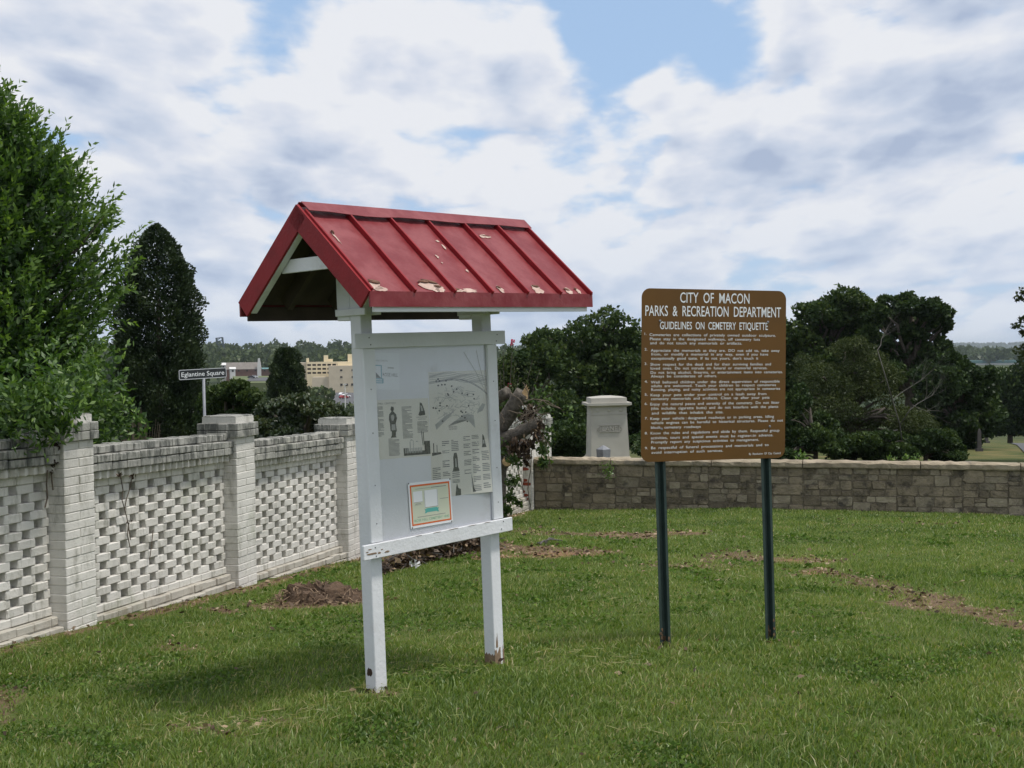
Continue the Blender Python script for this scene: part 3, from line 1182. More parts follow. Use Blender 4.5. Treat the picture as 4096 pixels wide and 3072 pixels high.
for uo in (U0 + 0.05, U1 - 0.07):
    zt_ = ZR - 0.275
    MB().cbox((uo, YR - 0.232, zt_ - 0.075), (uo + 0.02, YR + 0.232, zt_), 0.002).build('collar_tie', 'white_paint', roof)
for uo in (0.52,):
    MB().box((uo + 0.020, YR - 0.3, 2.36), (uo + 0.040, YR + 0.3, 2.44)).build('collar_tie', 'plywood_dark', roof)

# peeling paint on the front slope
MF = slope_M(True)
MFI = MF.inverted()
nF = MF.to_3x3() @ Vector((0, 0, 1))
pe = MB()
fk = MB()
peel = [(1505, 1152, .055, .045, 1), (1528, 1165, .04, .02, 0), (1735, 1166, .07, .05, 1), (1772, 1172, .04, .03, 1), (1855, 1193, .05, .018, 1), (1905, 1197, .07, .016, 0), (2035, 1196, .022, .03, 1), (2192, 1204, .045, .036, 1),
        (2318, 1212, .04, .026, 1), (2350, 1207, .018, .03, 1), (1938, 948, .05, .016, 1), (1750, 967, .014, .010, 0), (1775, 990, .010, .022, 0), (1748, 1028, .009, .016, 0), (1868, 1085, .008, .012, 0), (1767, 1053, .006, .006, 0), (1340, 948, .007, .05, 1)]
for px, py, w, h, curl in peel:
    p = MFI @ hit(px, py, (0, YR, ZR), tuple(nF))
    w, h = w * 1.15, h * 1.25
    p.y = min(p.y, SLEN - h * 0.85)
    n = 15
    poly = [(p.x + math.cos(2 * math.pi * t / n) * w * r3.uniform(.45, 1.15), min(SLEN - 0.002, p.y + math.sin(2 * math.pi * t / n) * h * r3.uniform(.5, 1.2))) for t in range(n)]
    pe.prism(poly, 0.0030, 0.0042, 'z', MF)
    if curl:
        # tongue of old paint, still attached above, rolled back on itself to a point
        for q in range(2):
            L = w * r3.uniform(1.0, 1.7)
            a0 = p.x - w * r3.uniform(.3, 1.0)
            y0_ = p.y - h * r3.uniform(0.6, 0.95)
            sl = r3.uniform(0.25, 0.7) * h / max(w, .01)
            vs, fs = [], []
            ns = 8
            for k in range(ns + 1):
                t = k / ns
                wid = h * 0.42 * math.sin(math.pi * (0.12 + 0.88 * t)) ** 0.8
                for c in range(5):
                    an = 2.6 * c / 4
                    vs.append((a0 + L * t, y0_ + sl * L * t * 0.6 + wid * math.sin(an) * 0.6, 0.0045 + wid * 0.30 * (1 - math.cos(an))))
            for k in range(ns):
                for c in range(4):
                    b_ = k * 5 + c
                    fs.append((b_, b_ + 1, b_ + 6, b_ + 5))
            fk.add(vs, fs, MF)
pe.build('bare_metal_patch', 'peeled', roof)['kind'] = 'stuff'
fk.build('paint_flakes', 'flake', roof)['kind'] = 'stuff'

# ------------------------------------------------------------------ notices on the board
YB = -0.0527


def sheet(name, corners, mat, label, cat='notice', lift=0.0, y=None, curl=0.0):
    """Sheet of paper through four photo corners (TL, TR, BR, BL) on the board; returns root + bilinear placer."""
    y0 = YB if y is None else y
    c = [hit(a, b, (0, y0, 0), (0, 1, 0)) for a, b in corners]
    base = K_M @ c[3]
    root = empty(name, Matrix.Translation(base) @ K_M.to_3x3().to_4x4())
    tag(root, label, cat, 'notices pinned to the kiosk board')
    loc = [p - c[3] for p in c]

    def P(a, b, d=0.0):
        q = (loc[0] * (1 - a) + loc[1] * a) * (1 - b) + (loc[3] * (1 - a) + loc[2] * a) * b
        k = curl * max(0, a - .6) * max(0, b - .5) * 5
        return (q.x, -0.0008 - d - lift - k, q.z)
    m = MB()
    n = 6
    vs = [P(i / n, j / n) for j in range(n + 1) for i in range(n + 1)] + [(x_, y_ + 0.0005, z_) for x_, y_, z_ in [P(i / n, j / n) for j in range(n + 1) for i in range(n + 1)]]
    N1 = (n + 1) ** 2
    fs = []
    for j in range(n):
        for i in range(n):
            q = j * (n + 1) + i
            fs.append((q, q + n + 1, q + n + 2, q + 1))
            fs.append((q + N1, q + N1 + 1, q + N1 + n + 2, q + N1 + n + 1))
    m.add(vs, fs)
    m.build('paper', mat, root)
    return root, P


def poly_print(root, P, name, mat, polys, d=0.0006):
    m = MB()
    for poly in polys:
        vs = [P(a, b, d) for a, b in poly]
        m.add(vs, [tuple(range(len(vs)))])
    o = m.build(name, mat, root)
    o['kind'] = 'stuff'
    return o


def rect(a0, b0, a1, b1):
    return [(a0, b0), (a0, b1), (a1, b1), (a1, b0)]


def text_block(a0, b0, a1, b1, n, rg, fill=0.5):
    out = []
    st = (b1 - b0) / n
    for k in range(n):
        e = a1 - (a1 - a0) * (rg.uniform(0, 0.08) if rg.random() < .8 else rg.uniform(.2, .7))
        out.append(rect(a0, b0 + k * st, e, b0 + (k + fill) * st))
    return out


def print_text(root, P, s, a0, a1, bbase, mat, aspect, bold=0.0):
    """Lettering fitted between a0 and a1; aspect = cap height in sheet fraction."""
    vs, fs = text_np(s, bold, 2)
    w = max(v[0] for v in vs)
    m = MB()
    m.add([P(a0 + (a1 - a0) * x_ / w, bbase - y_ / CAP * aspect, 0.0010) for x_, y_ in vs], fs)
    return m.build('lettering', mat, root)


rp = random.Random(21)
# welcome sheet
sh, P = sheet('welcome_sheet', [(1470, 1408), (1597, 1414), (1597, 1560), (1474, 1556)], 'paper_white', 'small white sheet with a blue sail emblem in the top corner of the kiosk board')
poly_print(sh, P, 'printed_emblem', 'ink_blue', [rect(.06, .34, .42, .365), rect(.40, .34, .43, .70), rect(.05, .34, .075, .72), rect(.05, .70, .46, .73), rect(.05, .755, .48, .785), rect(.05, .81, .46, .835), rect(.44, .70, .48, .83)])
poly_print(sh, P, 'printed_sail', 'ink_mid', [[(.09, .40), (.09, .69), (.40, .69)]], 0.0008)
print_text(sh, P, 'ROSE HILL', .45, .95, .64, 'ink_mid', .10)
print_text(sh, P, 'WELCOME TO', .24, .62, .24, 'ink_light', .045)
poly_print(sh, P, 'printed_text', 'ink_light', [rect(.62, .39, .82, .42)])

# guide leaflet with statue pictures
sh, P = sheet('guide_leaflet', [(1480, 1602), (1712, 1592), (1724, 1822), (1492, 1841)], 'paper', 'off white leaflet with columns of text and statue pictures, left of the map')
print_text(sh, P, 'ROSE HILL CEMETERY', .02, .43, .075, 'ink_mid', .030)
poly_print(sh, P, 'printed_text', 'ink_mid', text_block(.04, .11, .21, .62, 26, rp) + text_block(.27, .66, .46, .96, 15, rp) + text_block(.52, .13, .70, .68, 27, rp) + text_block(.78, .40, .97, .60, 9, rp))
print_text(sh, P, 'GUIDELINES FOR', .77, .96, .335, 'ink_mid', .022)
print_text(sh, P, 'VISITORS', .80, .93, .370, 'ink_mid', .022)
girl = [(.345, .115), (.385, .125), (.39, .17), (.375, .20), (.42, .25), (.435, .32), (.41, .40), (.42, .54), (.405, .55), (.40, .62), (.41, .645), (.31, .645), (.33, .61), (.335, .54), (.315, .53), (.31, .40), (.295, .33), (.305, .25), (.345, .20), (.33, .165)]
poly_print(sh, P, 'printed_picture', 'ink', [girl, [(.055, .66), (.085, .70), (.09, .78), (.085, .85), (.105, .97), (.03, .97), (.045, .85), (.035, .78), (.04, .70)],
           [(.845, .07), (.875, .08), (.90, .14), (.93, .24), (.93, .29), (.83, .30), (.81, .28), (.835, .22)], rect(.52, .90, .99, .97), rect(.89, .74, .99, .90), [(.84, .56), (.85, .55), (.87, .80), (.86, .82)], [(.87, .58), (.885, .58), (.89, .80), (.88, .80)], rect(.52, .84, .60, .90)])
poly_print(sh, P, 'printed_highlight', 'ink_light', [[(.33, .27), (.37, .25), (.39, .30), (.37, .36), (.34, .36)], [(.335, .42), (.40, .42), (.40, .52), (.33, .52)], [(.85, .12), (.88, .13), (.90, .22), (.86, .22)], [(.05, .74), (.075, .74), (.075, .80), (.05, .80)], [(.05, .86), (.075, .86), (.08, .92), (.05, .92)]] + [rect(.545 + k * .028, .845, .562 + k * .028, .93) for k in range(11)], 0.0012)
poly_print(sh, P, 'printed_arch', 'ink_light', [rect(.63, .74, .645, .86), rect(.69, .72, .70, .86), [(.63, .74), (.66, .69), (.70, .72), (.66, .715)], rect(.74, .73, .78, .745)], 0.0008)

# cemetery map
sh, P = sheet('cemetery_map', [(1713, 1488), (1950, 1480), (1973, 1965), (1728, 1994)], 'paper', 'tall off white map sheet with dots and text on the kiosk board', curl=0.02)


def stroke(pts, w=0.004):
    out = []
    for (a, b), (c, d) in zip(pts[:-1], pts[1:]):
        L = math.hypot(c - a, (d - b) * 2)
        nx, ny = -(d - b) * 2 / (L + 1e-9) * w, (c - a) / (L + 1e-9) * w * .5
        out.append([(a - nx, b - ny), (a + nx, b + ny), (c + nx, d + ny), (c - nx, d - ny)])
    return out


lines = []
for k in range(7):
    lines += stroke([(t, .012 + k * .010 + .006 * math.sin(t * 14 + k) + .07 * max(0, t - .35) ** 1.3 * (1 + k * .05)) for t in np.linspace(.01, .985, 24)], .003)
for k in range(2):
    lines += stroke([(t, .085 + k * .008 - .03 * math.sin(t * 2.2) + .36 * max(0, t - .35) ** 2.1) for t in np.linspace(.0, .985, 24)], .004)
poly_print(sh, P, 'printed_river', 'ink_mid', lines)
area = []
for k in range(150):
    a, b = rp.uniform(.1, .86), rp.uniform(.11, .42)
    if (a - .46) ** 2 / .16 + (b - .25) ** 2 / .021 > 1:
        continue
    an = rp.uniform(0, 3.1)
    area += stroke([(a, b), (a + math.cos(an) * .09, b + math.sin(an) * .03)], .0035)
fan = [[(.28, .44), (.50, .37), (.60, .35), (.72, .36), (.74, .47), (.62, .40), (.52, .41), (.40, .40)], [(.08, .42), (.26, .35), (.40, .32), (.28, .38), (.10, .46)], [(.80, .32), (.88, .27), (.93, .28), (.88, .33), (.78, .35)]]
poly_print(sh, P, 'printed_lots', 'ink_light', fan + area)
dots = [(.15, .06), (.12, .075), (.17, .075), (.28, .075), (.15, .11), (.21, .105), (.26, .105), (.37, .12), (.45, .145), (.40, .165), (.30, .18), (.31, .19), (.54, .18), (.63, .195), (.73, .195), (.74, .23), (.17, .25), (.17, .27), (.28, .275), (.06, .285), (.10, .29), (.155, .31), (.64, .285), (.51, .325), (.53, .335), (.59, .335), (.52, .365), (.57, .38), (.61, .41), (.20, .395)]
poly_print(sh, P, 'printed_dots', 'ink', [[(a + .015 * math.cos(t), b + .0072 * math.sin(t)) for t in np.linspace(0, 2 * math.pi, 9)[:-1]] for a, b in dots], 0.0012)
print_text(sh, P, 'ROSE HILL', .30, .44, .452, 'ink_mid', .012)
print_text(sh, P, 'CEMETERY', .30, .44, .470, 'ink_mid', .012)
blocks = []
for a0, a1, segs in ((.02, .15, ((.76, .86), (.88, .97))), (.18, .30, ((.555, .60), (.63, .655), (.71, .77), (.80, .84), (.86, .90))), (.33, .45, ((.55, .645), (.80, .86), (.87, .90))), (.53, .65, ((.53, .57), (.59, .63), (.65, .69), (.72, .77), (.80, .84))),
                     (.67, .79, ((.525, .56), (.58, .62), (.64, .68), (.70, .74), (.76, .84), (.86, .91), (.93, .985))), (.82, .94, ((.66, .74), (.76, .83), (.85, .90), (.92, .97)))):
    for b0, b1 in segs:
        blocks += text_block(a0, b0, a1, b1, max(3, int((b1 - b0) / .0125)), rp)
poly_print(sh, P, 'printed_text', 'ink_mid', blocks)
poly_print(sh, P, 'printed_picture', 'ink', [[(.37, .655), (.41, .655), (.425, .69), (.43, .77), (.45, .80), (.34, .80), (.355, .77), (.355, .69)], [(.86, .52), (.88, .54), (.895, .60), (.91, .63), (.83, .63), (.845, .60), (.85, .54)],
           [(.02, .64), (.16, .64), (.17, .655), (.02, .665)], rect(.04, .565, .055, .64), rect(.095, .58, .105, .64), [(.385, .93), (.40, .90), (.42, .94), (.46, .95), (.46, 1.0), (.37, 1.0)], [(.62, .87), (.64, .84), (.655, .88), (.67, .95), (.70, .985), (.61, .985), (.625, .95)]])
poly_print(sh, P, 'printed_highlight', 'ink_light', [[(.385, .70), (.40, .70), (.41, .77), (.38, .77)], [(.855, .57), (.875, .57), (.88, .60), (.855, .60)], [(.635, .90), (.645, .90), (.655, .94), (.635, .94)]], 0.0014)

# framed code flyer (the code squares are left blank)
sh, P = sheet('code_flyer', [(1631, 1933), (1801, 1914), (1812, 2087), (1643, 2116)], 'paper_white', 'white flyer with an orange frame screwed low on the kiosk board', y=-0.0580)
poly_print(sh, P, 'printed_frame', 'ink_orange', [rect(.035, .055, .965, .095), rect(.035, .91, .965, .945), rect(.035, .095, .065, .91), rect(.935, .095, .965, .91)], 0.0008)
poly_print(sh, P, 'printed_ground', 'paper_cream', [rect(.065, .095, .935, .91)], 0.0006)
poly_print(sh, P, 'blank_code_square', 'paper_white', [rect(.10, .20, .31, .44), rect(.35, .20, .67, .58)], 0.0010)
poly_print(sh, P, 'code_square_edge', 'ink_mid', [rect(.355, .20, .362, .58), rect(.655, .20, .663, .58), rect(.355, .575, .663, .583), rect(.10, .437, .31, .443)], 0.0014)
poly_print(sh, P, 'printed_ribbon', 'ink_teal', [[(.34, .61), (.38, .62), (.38, .60), (.64, .60), (.64, .62), (.68, .61), (.66, .66), (.68, .71), (.63, .705), (.63, .69), (.39, .69), (.39, .705), (.34, .71), (.36, .66)]], 0.0012)
print_text(sh, P, 'ROSE HILL CEMETERY 1840', .09, .91, .865, 'ink_green', .055, .012)
poly_print(sh, P, 'printed_text', 'ink_mid', [rect(.15, .145, .50, .152), rect(.52, .138, .88, .155), rect(.14, .47, .26, .485), rect(.12, .50, .28, .505), rect(.72, .42, .92, .432), rect(.17, .765, .83, .776)], 0.0012)
scr = MB()
for a, b in ((.0, .0), (1.0, .0), (.02, 1.0), (.98, 1.0)):
    x_, y_, z_ = P(a * .97 + .015, b * .97 + .01, 0.0)
    scr.lathe([(0.004, 0.0), (0.0045, 0.002), (0.002, 0.004)], 8, Matrix.Translation((x_, y_, z_)) @ Matrix.Rotation(R(90), 4, 'X'))
scr.build('screw_heads', 'steel_dark', sh)['kind'] = 'stuff'
for o in list(sh.children):
    if o.name.startswith('lettering') and len(o.data.vertices) == 0:
        bpy.data.objects.remove(o)

# ------------------------------------------------------------------ brown etiquette sign on two green channel posts
A_S = R(19.6)
SU = Vector((math.cos(A_S), math.sin(A_S), 0))
SP = at(2662, 2600, 8.33)
S_M = Matrix.Translation((SP.x, SP.y, gz(SP.x, SP.y))) @ Matrix.Rotation(-0.021, 4, 'Y') @ frame_M((0, 0, 0), tuple(SU), (-SU.y, SU.x, 0))
S_INV = S_M.inverted()
sign = empty('etiquette_sign', S_M)
tag(sign, 'brown cemetery etiquette sign with white lettering on two dark green steel posts', 'sign')


def shit(px, py, y0):
    o = S_INV @ Vector((0, 0, E))
    d = S_INV.to_3x3() @ ray(px, py)
    return o + d * ((y0 - o.y) / d.y)


def channel(u, z0, z1):
    """U-channel post: back web, two splayed sides and outer flanges, open towards the front."""
    t = 0.0035
    prof = [(-0.040, -0.004), (-0.022, -0.004), (-0.015, 0.030), (0.015, 0.030), (0.022, -0.004), (0.040, -0.004), (0.040, -0.004 + t), (0.0248, -0.004 + t), (0.0178, 0.030 + t), (-0.0178, 0.030 + t), (-0.0248, -0.004 + t), (-0.040, -0.004 + t)]
    m = MB()
    n = len(prof)
    vs = [(u + a, b, z) for z in (z0, z1) for a, b in prof]
    fs = [(i, (i + 1) % n, n + (i + 1) % n, n + i) for i in range(n)]
    # end caps as quads
    for o_ in (0, n):
        for q in ((0, 1, 10, 11), (1, 2, 9, 10), (2, 3, 8, 9), (3, 4, 7, 8), (4, 5, 6, 7)):
            fs.append(tuple(o_ + i for i in q))
    m.add(vs, fs)
    return m


ptop = shit(2850, 1160, 0).z
for px, py in ((2662, 2600), (3083, 2582)):
    u = shit(px, py, 0).x
    wp = S_M @ Vector((u, 0, 0))
    zb = gz(wp.x, wp.y) - S_M.translation.z - 0.3
    post = channel(u, zb, ptop - 0.06).build('post', 'post_green', sign)
    mud = MB()
    z0 = zb + 0.3
    r4 = random.Random(int(px))
    for k in range(26):
        a = r4.uniform(-.034, .034)
        z = z0 + abs(r4.gauss(0, .055)) + 0.01
        w = r4.uniform(.004, .010)
        yy = -0.0065 if abs(a) > 0.023 else 0.022
        if abs(a) < 0.015:
            yy = 0.0265
        mud.add([(u + a + w * math.cos(t * 1.05) * 1.0, yy + r4.uniform(-.001, .001), z + 1.6 * w * math.sin(t * 1.05)) for t in range(6)], [(0, 1, 2, 3, 4, 5)])
    mud.build('mud_crust', 'clay_crust', post)['kind'] = 'stuff'

YP = -0.0075
# the panel itself hangs nearly level although the posts lean
Q_M = Matrix.Translation(S_M.translation) @ Matrix.Rotation(0.014, 4, 'Y') @ frame_M((0, 0, 0), tuple(SU), (-SU.y, SU.x, 0))
S_INV = Q_M.inverted()
Q_L = S_M.inverted() @ Q_M
PC = [shit(2500 + a / 2.0743, 1100 + b / 2.0743, YP) for a, b in ((132, 102), (1322, 139), (1342, 1521), (140, 1547))]
pl_, pr_ = (PC[0].x + PC[3].x) / 2, (PC[1].x + PC[2].x) / 2
pt_, pb_ = (PC[0].z + PC[1].z) / 2, (PC[2].z + PC[3].z) / 2
zseam = shit(2500 + 730 / 2.0743, 1100 + 864 / 2.0743, YP).z


def rounded(l, r, b, t, rad, top, bot):
    out = []

    def arc(cx, cz, a0):
        for k in range(9):
            an = R(a0 + 90 * k / 8)
            out.append((cx + rad * math.cos(an), cz + rad * math.sin(an)))
    if bot:
        arc(l + rad, b + rad, 180)
        arc(r - rad, b + rad, 270)
    else:
        out.extend([(l, b), (r, b)])
    if top:
        arc(r - rad, t - rad, 0)
        arc(l + rad, t - rad, 90)
    else:
        out.extend([(r, t), (l, t)])
    return out


up = MB().prism(rounded(pl_, pr_, zseam + 0.0009, pt_, 0.062, True, False), YP, YP + 0.003, 'y').build('panel', 'sign_brown', sign)
up.matrix_local = Q_L
lo = MB().prism(rounded(pl_, pr_, pb_, zseam - 0.0009, 0.062, False, True), YP, YP + 0.003, 'y').build('panel', 'sign_brown', sign)
lo.matrix_local = Q_L
MB().box((pl_ + .1, YP + 0.0031, zseam - .02), (pr_ - .1, YP + 0.0035, zseam + .02)).build('backing_strip', 'post_green', sign).matrix_local = Q_L
LINES = [('CITY  OF  MACON', 457, 1032, 233, 88, 0.02), ('PARKS  &  RECREATION  DEPARTMENT', 168, 1293, 344, 88, 0.02), ('GUIDELINES  ON  CEMETERY  ETIQUETTE', 290, 1185, 452, 64, 0.02),
         ('1.', 162, 178, 497, 21, .02), ('Cemeteries  are  collections  of  privately  owned  outdoor  sculpture.', 203, 1250, 509, 23, .02), ('Please  stay  in  the  designated  walkways,  off  cemetery  lots', 206, 1118, 543, 23, .02), ('and  do  not  touch  any  memorials  or  artifacts.', 208, 970, 576, 23, .02),
         ('2.', 162, 185, 626, 21, .02), ('Appreciate  the  memorials  as  they  are.  DO  not  add  to,  take  away', 213, 1282, 637, 23, .02), ('from,  or  modify  a  memorial  in  any  way,  even  if  you  have', 217, 1187, 668, 23, .02), ("exceptionally  good  taste.  If  its  not  yours,  don't  touch  it", 217, 1105, 702, 23, .02),
         ('3.', 162, 184, 746, 21, .02), ('Show  respect  for  the  dead  and  for  their  surviving  families  and', 210, 1210, 751, 23, .02), ('loved  ones.  Do  not  intrude  on  funeral  or  memorial  services.', 212, 1180, 783, 23, .02), ('Do  not  bring  alcohol,  firearms,  or  entertainment  items  into  cemeteries.', 212, 1307, 817, 23, .02), ('Always  be  considerate  of  others.', 214, 762, 849, 23, .02),
         ('4.', 162, 187, 894, 21, .02), ('Well  behaved  children  under  the  direct  supervision  of  responsible', 214, 1282, 896, 23, .02), ('adults  are  welcomed.  Teach  your  children  to  respect  cemeteries', 217, 1252, 926, 22, .02), ('Running,  playing,  and  noisy  activities  are  not  appropriate  in  cemeteries', 217, 1285, 957, 22, .02),
         ('5.', 163, 187, 1001, 21, .02), ('Keep  your  pets  under  your  control  on  a  leash  away  from', 212, 1172, 1001, 23, .02), ('cemetery  memorials  and  artifacts.  Clean  up  after  your  pets', 215, 1198, 1032, 23, .02),
         ('6.', 163, 186, 1078, 21, .02), ('Enjoy  the  natural  peace  and  serenity  of  the  cemetery.  Do  not  litter', 210, 1280, 1075, 23, .02), ('(this  includes  cigarette  butts)  and  do  not  Interfere  with  the  plants', 216, 1270, 1110, 23, .02), ('and  wildlife  that  inhabit  the  site.', 221, 815, 1152, 23, .02),
         ('7.', 164, 187, 1199, 21, .02), ('Keep  your  vehicle : designated  roadways  or  in  parking  areas.  Idling', 210, 1235, 1193, 23, .02), ('vehicle  engines  can  be  harmful  to  historical  structures.  Please  do  not', 217, 1310, 1227, 23, .02), ('block,  cemetery  roadways', 215, 628, 1272, 23, .02),
         ('8.', 164, 186, 1322, 21, .02), ('Know  the  rules  and  regulations  and  abide  by  them.  Respectful  group', 212, 1280, 1311, 23, .02), ('activities,  tours  and  special  events  must  be  register::in  advance.', 214, 1228, 1350, 23, .02), ('Promptly  report  any  suspicious  activities  to  management.', 217, 1110, 1387, 23, .02),
         ('9.', 165, 188, 1446, 21, .02), ('Be  respectful  of  funeral  processions  and  memorials  and  to', 216, 1190, 1432, 23, .02), ('avoid  interruption  of  such  services.', 219, 812, 1475, 23, .02), ('By  Resolution  Of  City  Council', 1028, 1290, 1489, 18, .015)]
for s, xa, xb, yb, cap, bold in LINES:
    # true baseline direction in the panel is level; take it through the middle of the photographed line
    A = shit(2500 + xa / 2.0743, 1100 + yb / 2.0743, YP)
    B = shit(2500 + xb / 2.0743, 1100 + yb / 2.0743, YP)
    mid = shit(2500 + (xa + xb) / 2 / 2.0743, 1100 + yb / 2.0743, YP)
    top_ = shit(2500 + (xa + xb) / 2 / 2.0743, 1100 + (yb - cap) / 2.0743, YP)
    ch_ = top_.z - mid.z
    vs, fs = text_np(s, 0.006 if cap > 30 else 0.0, 3)
    w0, w1 = min(v[0] for v in vs), max(v[0] for v in vs)
    m = MB()
    m.add([(A.x + (B.x - A.x) * (x_ - w0) / (w1 - w0), YP - 0.0010, mid.z + y_ / CAP * ch_) for x_, y_ in vs], fs)
    m.build('lettering', 'sign_white', up if mid.z > zseam else lo)['kind'] = 'stuff'
for a, b in ((290, 381), (1185, 391), (303, 1277), (1200, 1256)):
    q = shit(2500 + a / 2.0743, 1100 + b / 2.0743, YP)
    MB().lathe([(0.0085, 0.0), (0.0085, 0.004), (0.005, 0.007), (0.005, 0.009)], 8, Matrix.Translation((q.x, YP, q.z)) @ Matrix.Rotation(R(90), 4, 'X')).build('bolt', 'galvanised', sign).matrix_local = Q_L

# ------------------------------------------------------------------ street name sign beyond the brick wall
T_P = at(812, 1735, 18.0)
tz = gz(T_P.x, T_P.y)
ts = empty('street_sign', Matrix.Translation((T_P.x, T_P.y, tz)))
tag(ts, 'black street name sign on a thin grey pole behind the brick wall', 'sign')
tl, tr, bl = at(715, 1480, 18.0), at(906, 1473, 18.55), at(717, 1521, 18.0)
d = (tr - tl)
Lb = math.hypot(d.x, d.y)
ux = Vector((d.x / Lb, d.y / Lb, 0))
hb = tl.z - bl.z
org = Vector((tl.x, tl.y, tl.z - hb)) - Vector((T_P.x, T_P.y, tz))
tilt = Matrix.Rotation(-0.03, 4, 'Y')
T_M = frame_M(org, tuple(ux), (-ux.y, ux.x, 0)) @ tilt
pole_x = Lb * 0.52
pp = T_M @ Vector((pole_x, 0.014, 0))
MB().tube([(pp.x + 0.02, pp.y, -0.2), (pp.x, pp.y, pp.z + 0.004)], 0.021, 10).build('pole', 'galvanised', ts, True)


def rrect(l, r, b, t, rad):
    return rounded(l, r, b, t, rad, True, True)


bl_ = MB().prism(rrect(0, Lb, 0, hb, 0.022), -0.0020, 0.0020, 'y', T_M).build('blade', 'sign_black', ts)
bd = MB()
outer, inner = rrect(0.002, Lb - 0.002, 0.002, hb - 0.002, 0.021), rrect(0.010, Lb - 0.010, 0.010, hb - 0.010, 0.016)
n = len(outer)
bd.add([(a, -0.0028, b) for a, b in outer] + [(a, -0.0028, b) for a, b in inner], [(i, (i + 1) % n, n + (i + 1) % n, n + i) for i in range(n)], T_M)
bd.build('border', 'sign_border', bl_)
vs, fs = text_np('Eglantine Square', 0.004, 4)
w = max(v[0] for v in vs)
MB().add([(0.035 + (Lb - 0.075) * x_ / w, -0.0032, hb * 0.30 + y_ / CAP * hb * 0.46) for x_, y_ in vs], fs, T_M).build('lettering', 'sign_white', bl_)['kind'] = 'stuff'

# ------------------------------------------------------------------ LANE monument behind the stone wall
mp_ = at(2432, 1836, 29.5)
mz = gz(mp_.x, mp_.y)
mo = empty('stone_monument', Matrix.Translation((mp_.x, mp_.y, mz)) @ Matrix.Rotation(-0.012, 4, 'Y') @ Matrix.Rotation(R(4), 4, 'Z'))
tag(mo, 'pale tapered stone monument with a moulded cap and the name LANE', 'monument')
zb = mp_.z - mz
MB().box((-0.62, -0.62, -0.3), (0.62, 0.62, zb - 0.05)).build('plinth', 'monument_base', mo)
MB().frustum((0, 0), 1.04, 1.04, zb - 0.05, 1.00, 1.00, zb + 0.05).frustum((0, 0), 1.00, 1.00, zb + 0.051, 0.935, 0.935, zb + 0.09).build('base_moulding', 'monument_base', mo)
zs = zb + 1.09
MB().frustum((0, 0), 0.925, 0.925, zb + 0.08, 0.845, 0.845, zs).build('shaft', 'monument_stone', mo)
MB().frustum((0, 0), 0.865, 0.865, zs + 0.001, 0.865, 0.865, zs + 0.018).build('band', 'monument_stone', mo)
MB().frustum((0, 0), 0.84, 0.84, zs + 0.0185, 0.84, 0.84, zs + 0.185).build('frieze', 'monument_stone', mo)
for u in (-0.28, 0.0, 0.28):
    MB().lathe([(0.045, 0.0), (0.042, 0.012), (0.02, 0.02)], 14, Matrix.Translation((u, -0.42, zs + 0.11)) @ Matrix.Rotation(R(90), 4, 'X')).build('boss', 'monument_stone', mo)
MB().frustum((0, 0), 0.86, 0.86, zs + 0.186, 1.05, 1.05, zs + 0.225).frustum((0, 0), 1.06, 1.06, zs + 0.2255, 1.06, 1.06, zs + 0.285).build('cornice', 'monument_stone', mo)
MB().frustum((0, 0), 0.86, 0.86, zs + 0.2855, 0.85, 0.85, zs + 0.40).frustum((0, 0), 0.85, 0.85, zs + 0.4005, 0.25, 0.25, zs + 0.44).build('cap_block', 'monument_stone', mo)
# name plate: raised border, scroll ends, raised letters, following the batter of the shaft
BAT = math.atan2(0.04, 1.0)
NM = Matrix.Translation((0, -0.4385, zb + 0.765)) @ Matrix.Rotation(-BAT, 4, 'X')
npl = MB()
for a0, b0, a1, b1 in ((-.24, -.085, .24, -.072), (-.24, .072, .24, .085), (-.24, -.072, -.227, .072), (.227, -.072, .24, .072)):
    npl.box((a0, -0.022, b0), (a1, 0.012, b1), NM)
for s in (-1, 1):
    npl.tube([(s * (.25 + .04 * math.cos(t)), -0.004, .04 * math.sin(t)) for t in np.linspace(-1.6, 1.6, 9)], 0.012, 6, M=NM)
npl.build('name_border', 'monument_stone', mo)
vs, fs = text_np('LANE', 0.01, 4)
w = max(v[0] for v in vs)
lt = MB()
n = len(vs)
lt.add([(-.185 + .37 * x_ / w, -0.024, -.055 + y_ / CAP * .11) for x_, y_ in vs], fs, NM)
# sides of the letters
me_ = bpy.data.meshes.new('tmp')
lettering = lt.build('lettering', 'monument_stone', mo)
lettering['kind'] = 'stuff'
bmx = bmesh.new()
bmx.from_mesh(lettering.data)
ex = bmesh.ops.extrude_face_region(bmx, geom=bmx.faces[:])
for v in ex['geom']:
    if isinstance(v, bmesh.types.BMVert):
        v.co += NM.to_3x3() @ Vector((0, 0.034, 0))
bmesh.ops.recalc_face_normals(bmx, faces=bmx.faces[:])
bmx.to_mesh(lettering.data)
bmx.free()
bpy.data.meshes.remove(me_)

# small pointed grey marker just behind the coping
gp_ = at(2414, 1828, 25.2)
gzz = gz(gp_.x, gp_.y)
gm = empty('grave_marker', Matrix.Translation((gp_.x, gp_.y, gzz)) @ Matrix.Rotation(R(38), 4, 'Z'))
tag(gm, 'small grey marker with a pointed top just behind the stone wall coping', 'grave marker')
ht = at(2414, 1797, 25.2).z - gzz
MB().box((-0.10, -0.10, -0.2), (0.10, 0.10, ht - 0.10)).build('shaft', 'grey_marble', gm)
MB().frustum((0, 0), 0.20, 0.20, ht - 0.0995, 0.21, 0.21, ht).build('head', 'grey_marble', gm)
MB().frustum((0, 0), 0.21, 0.21, ht + 0.0005, 0.02, 0.02, ht + 0.08).build('pointed_top', 'grey_marble', gm)

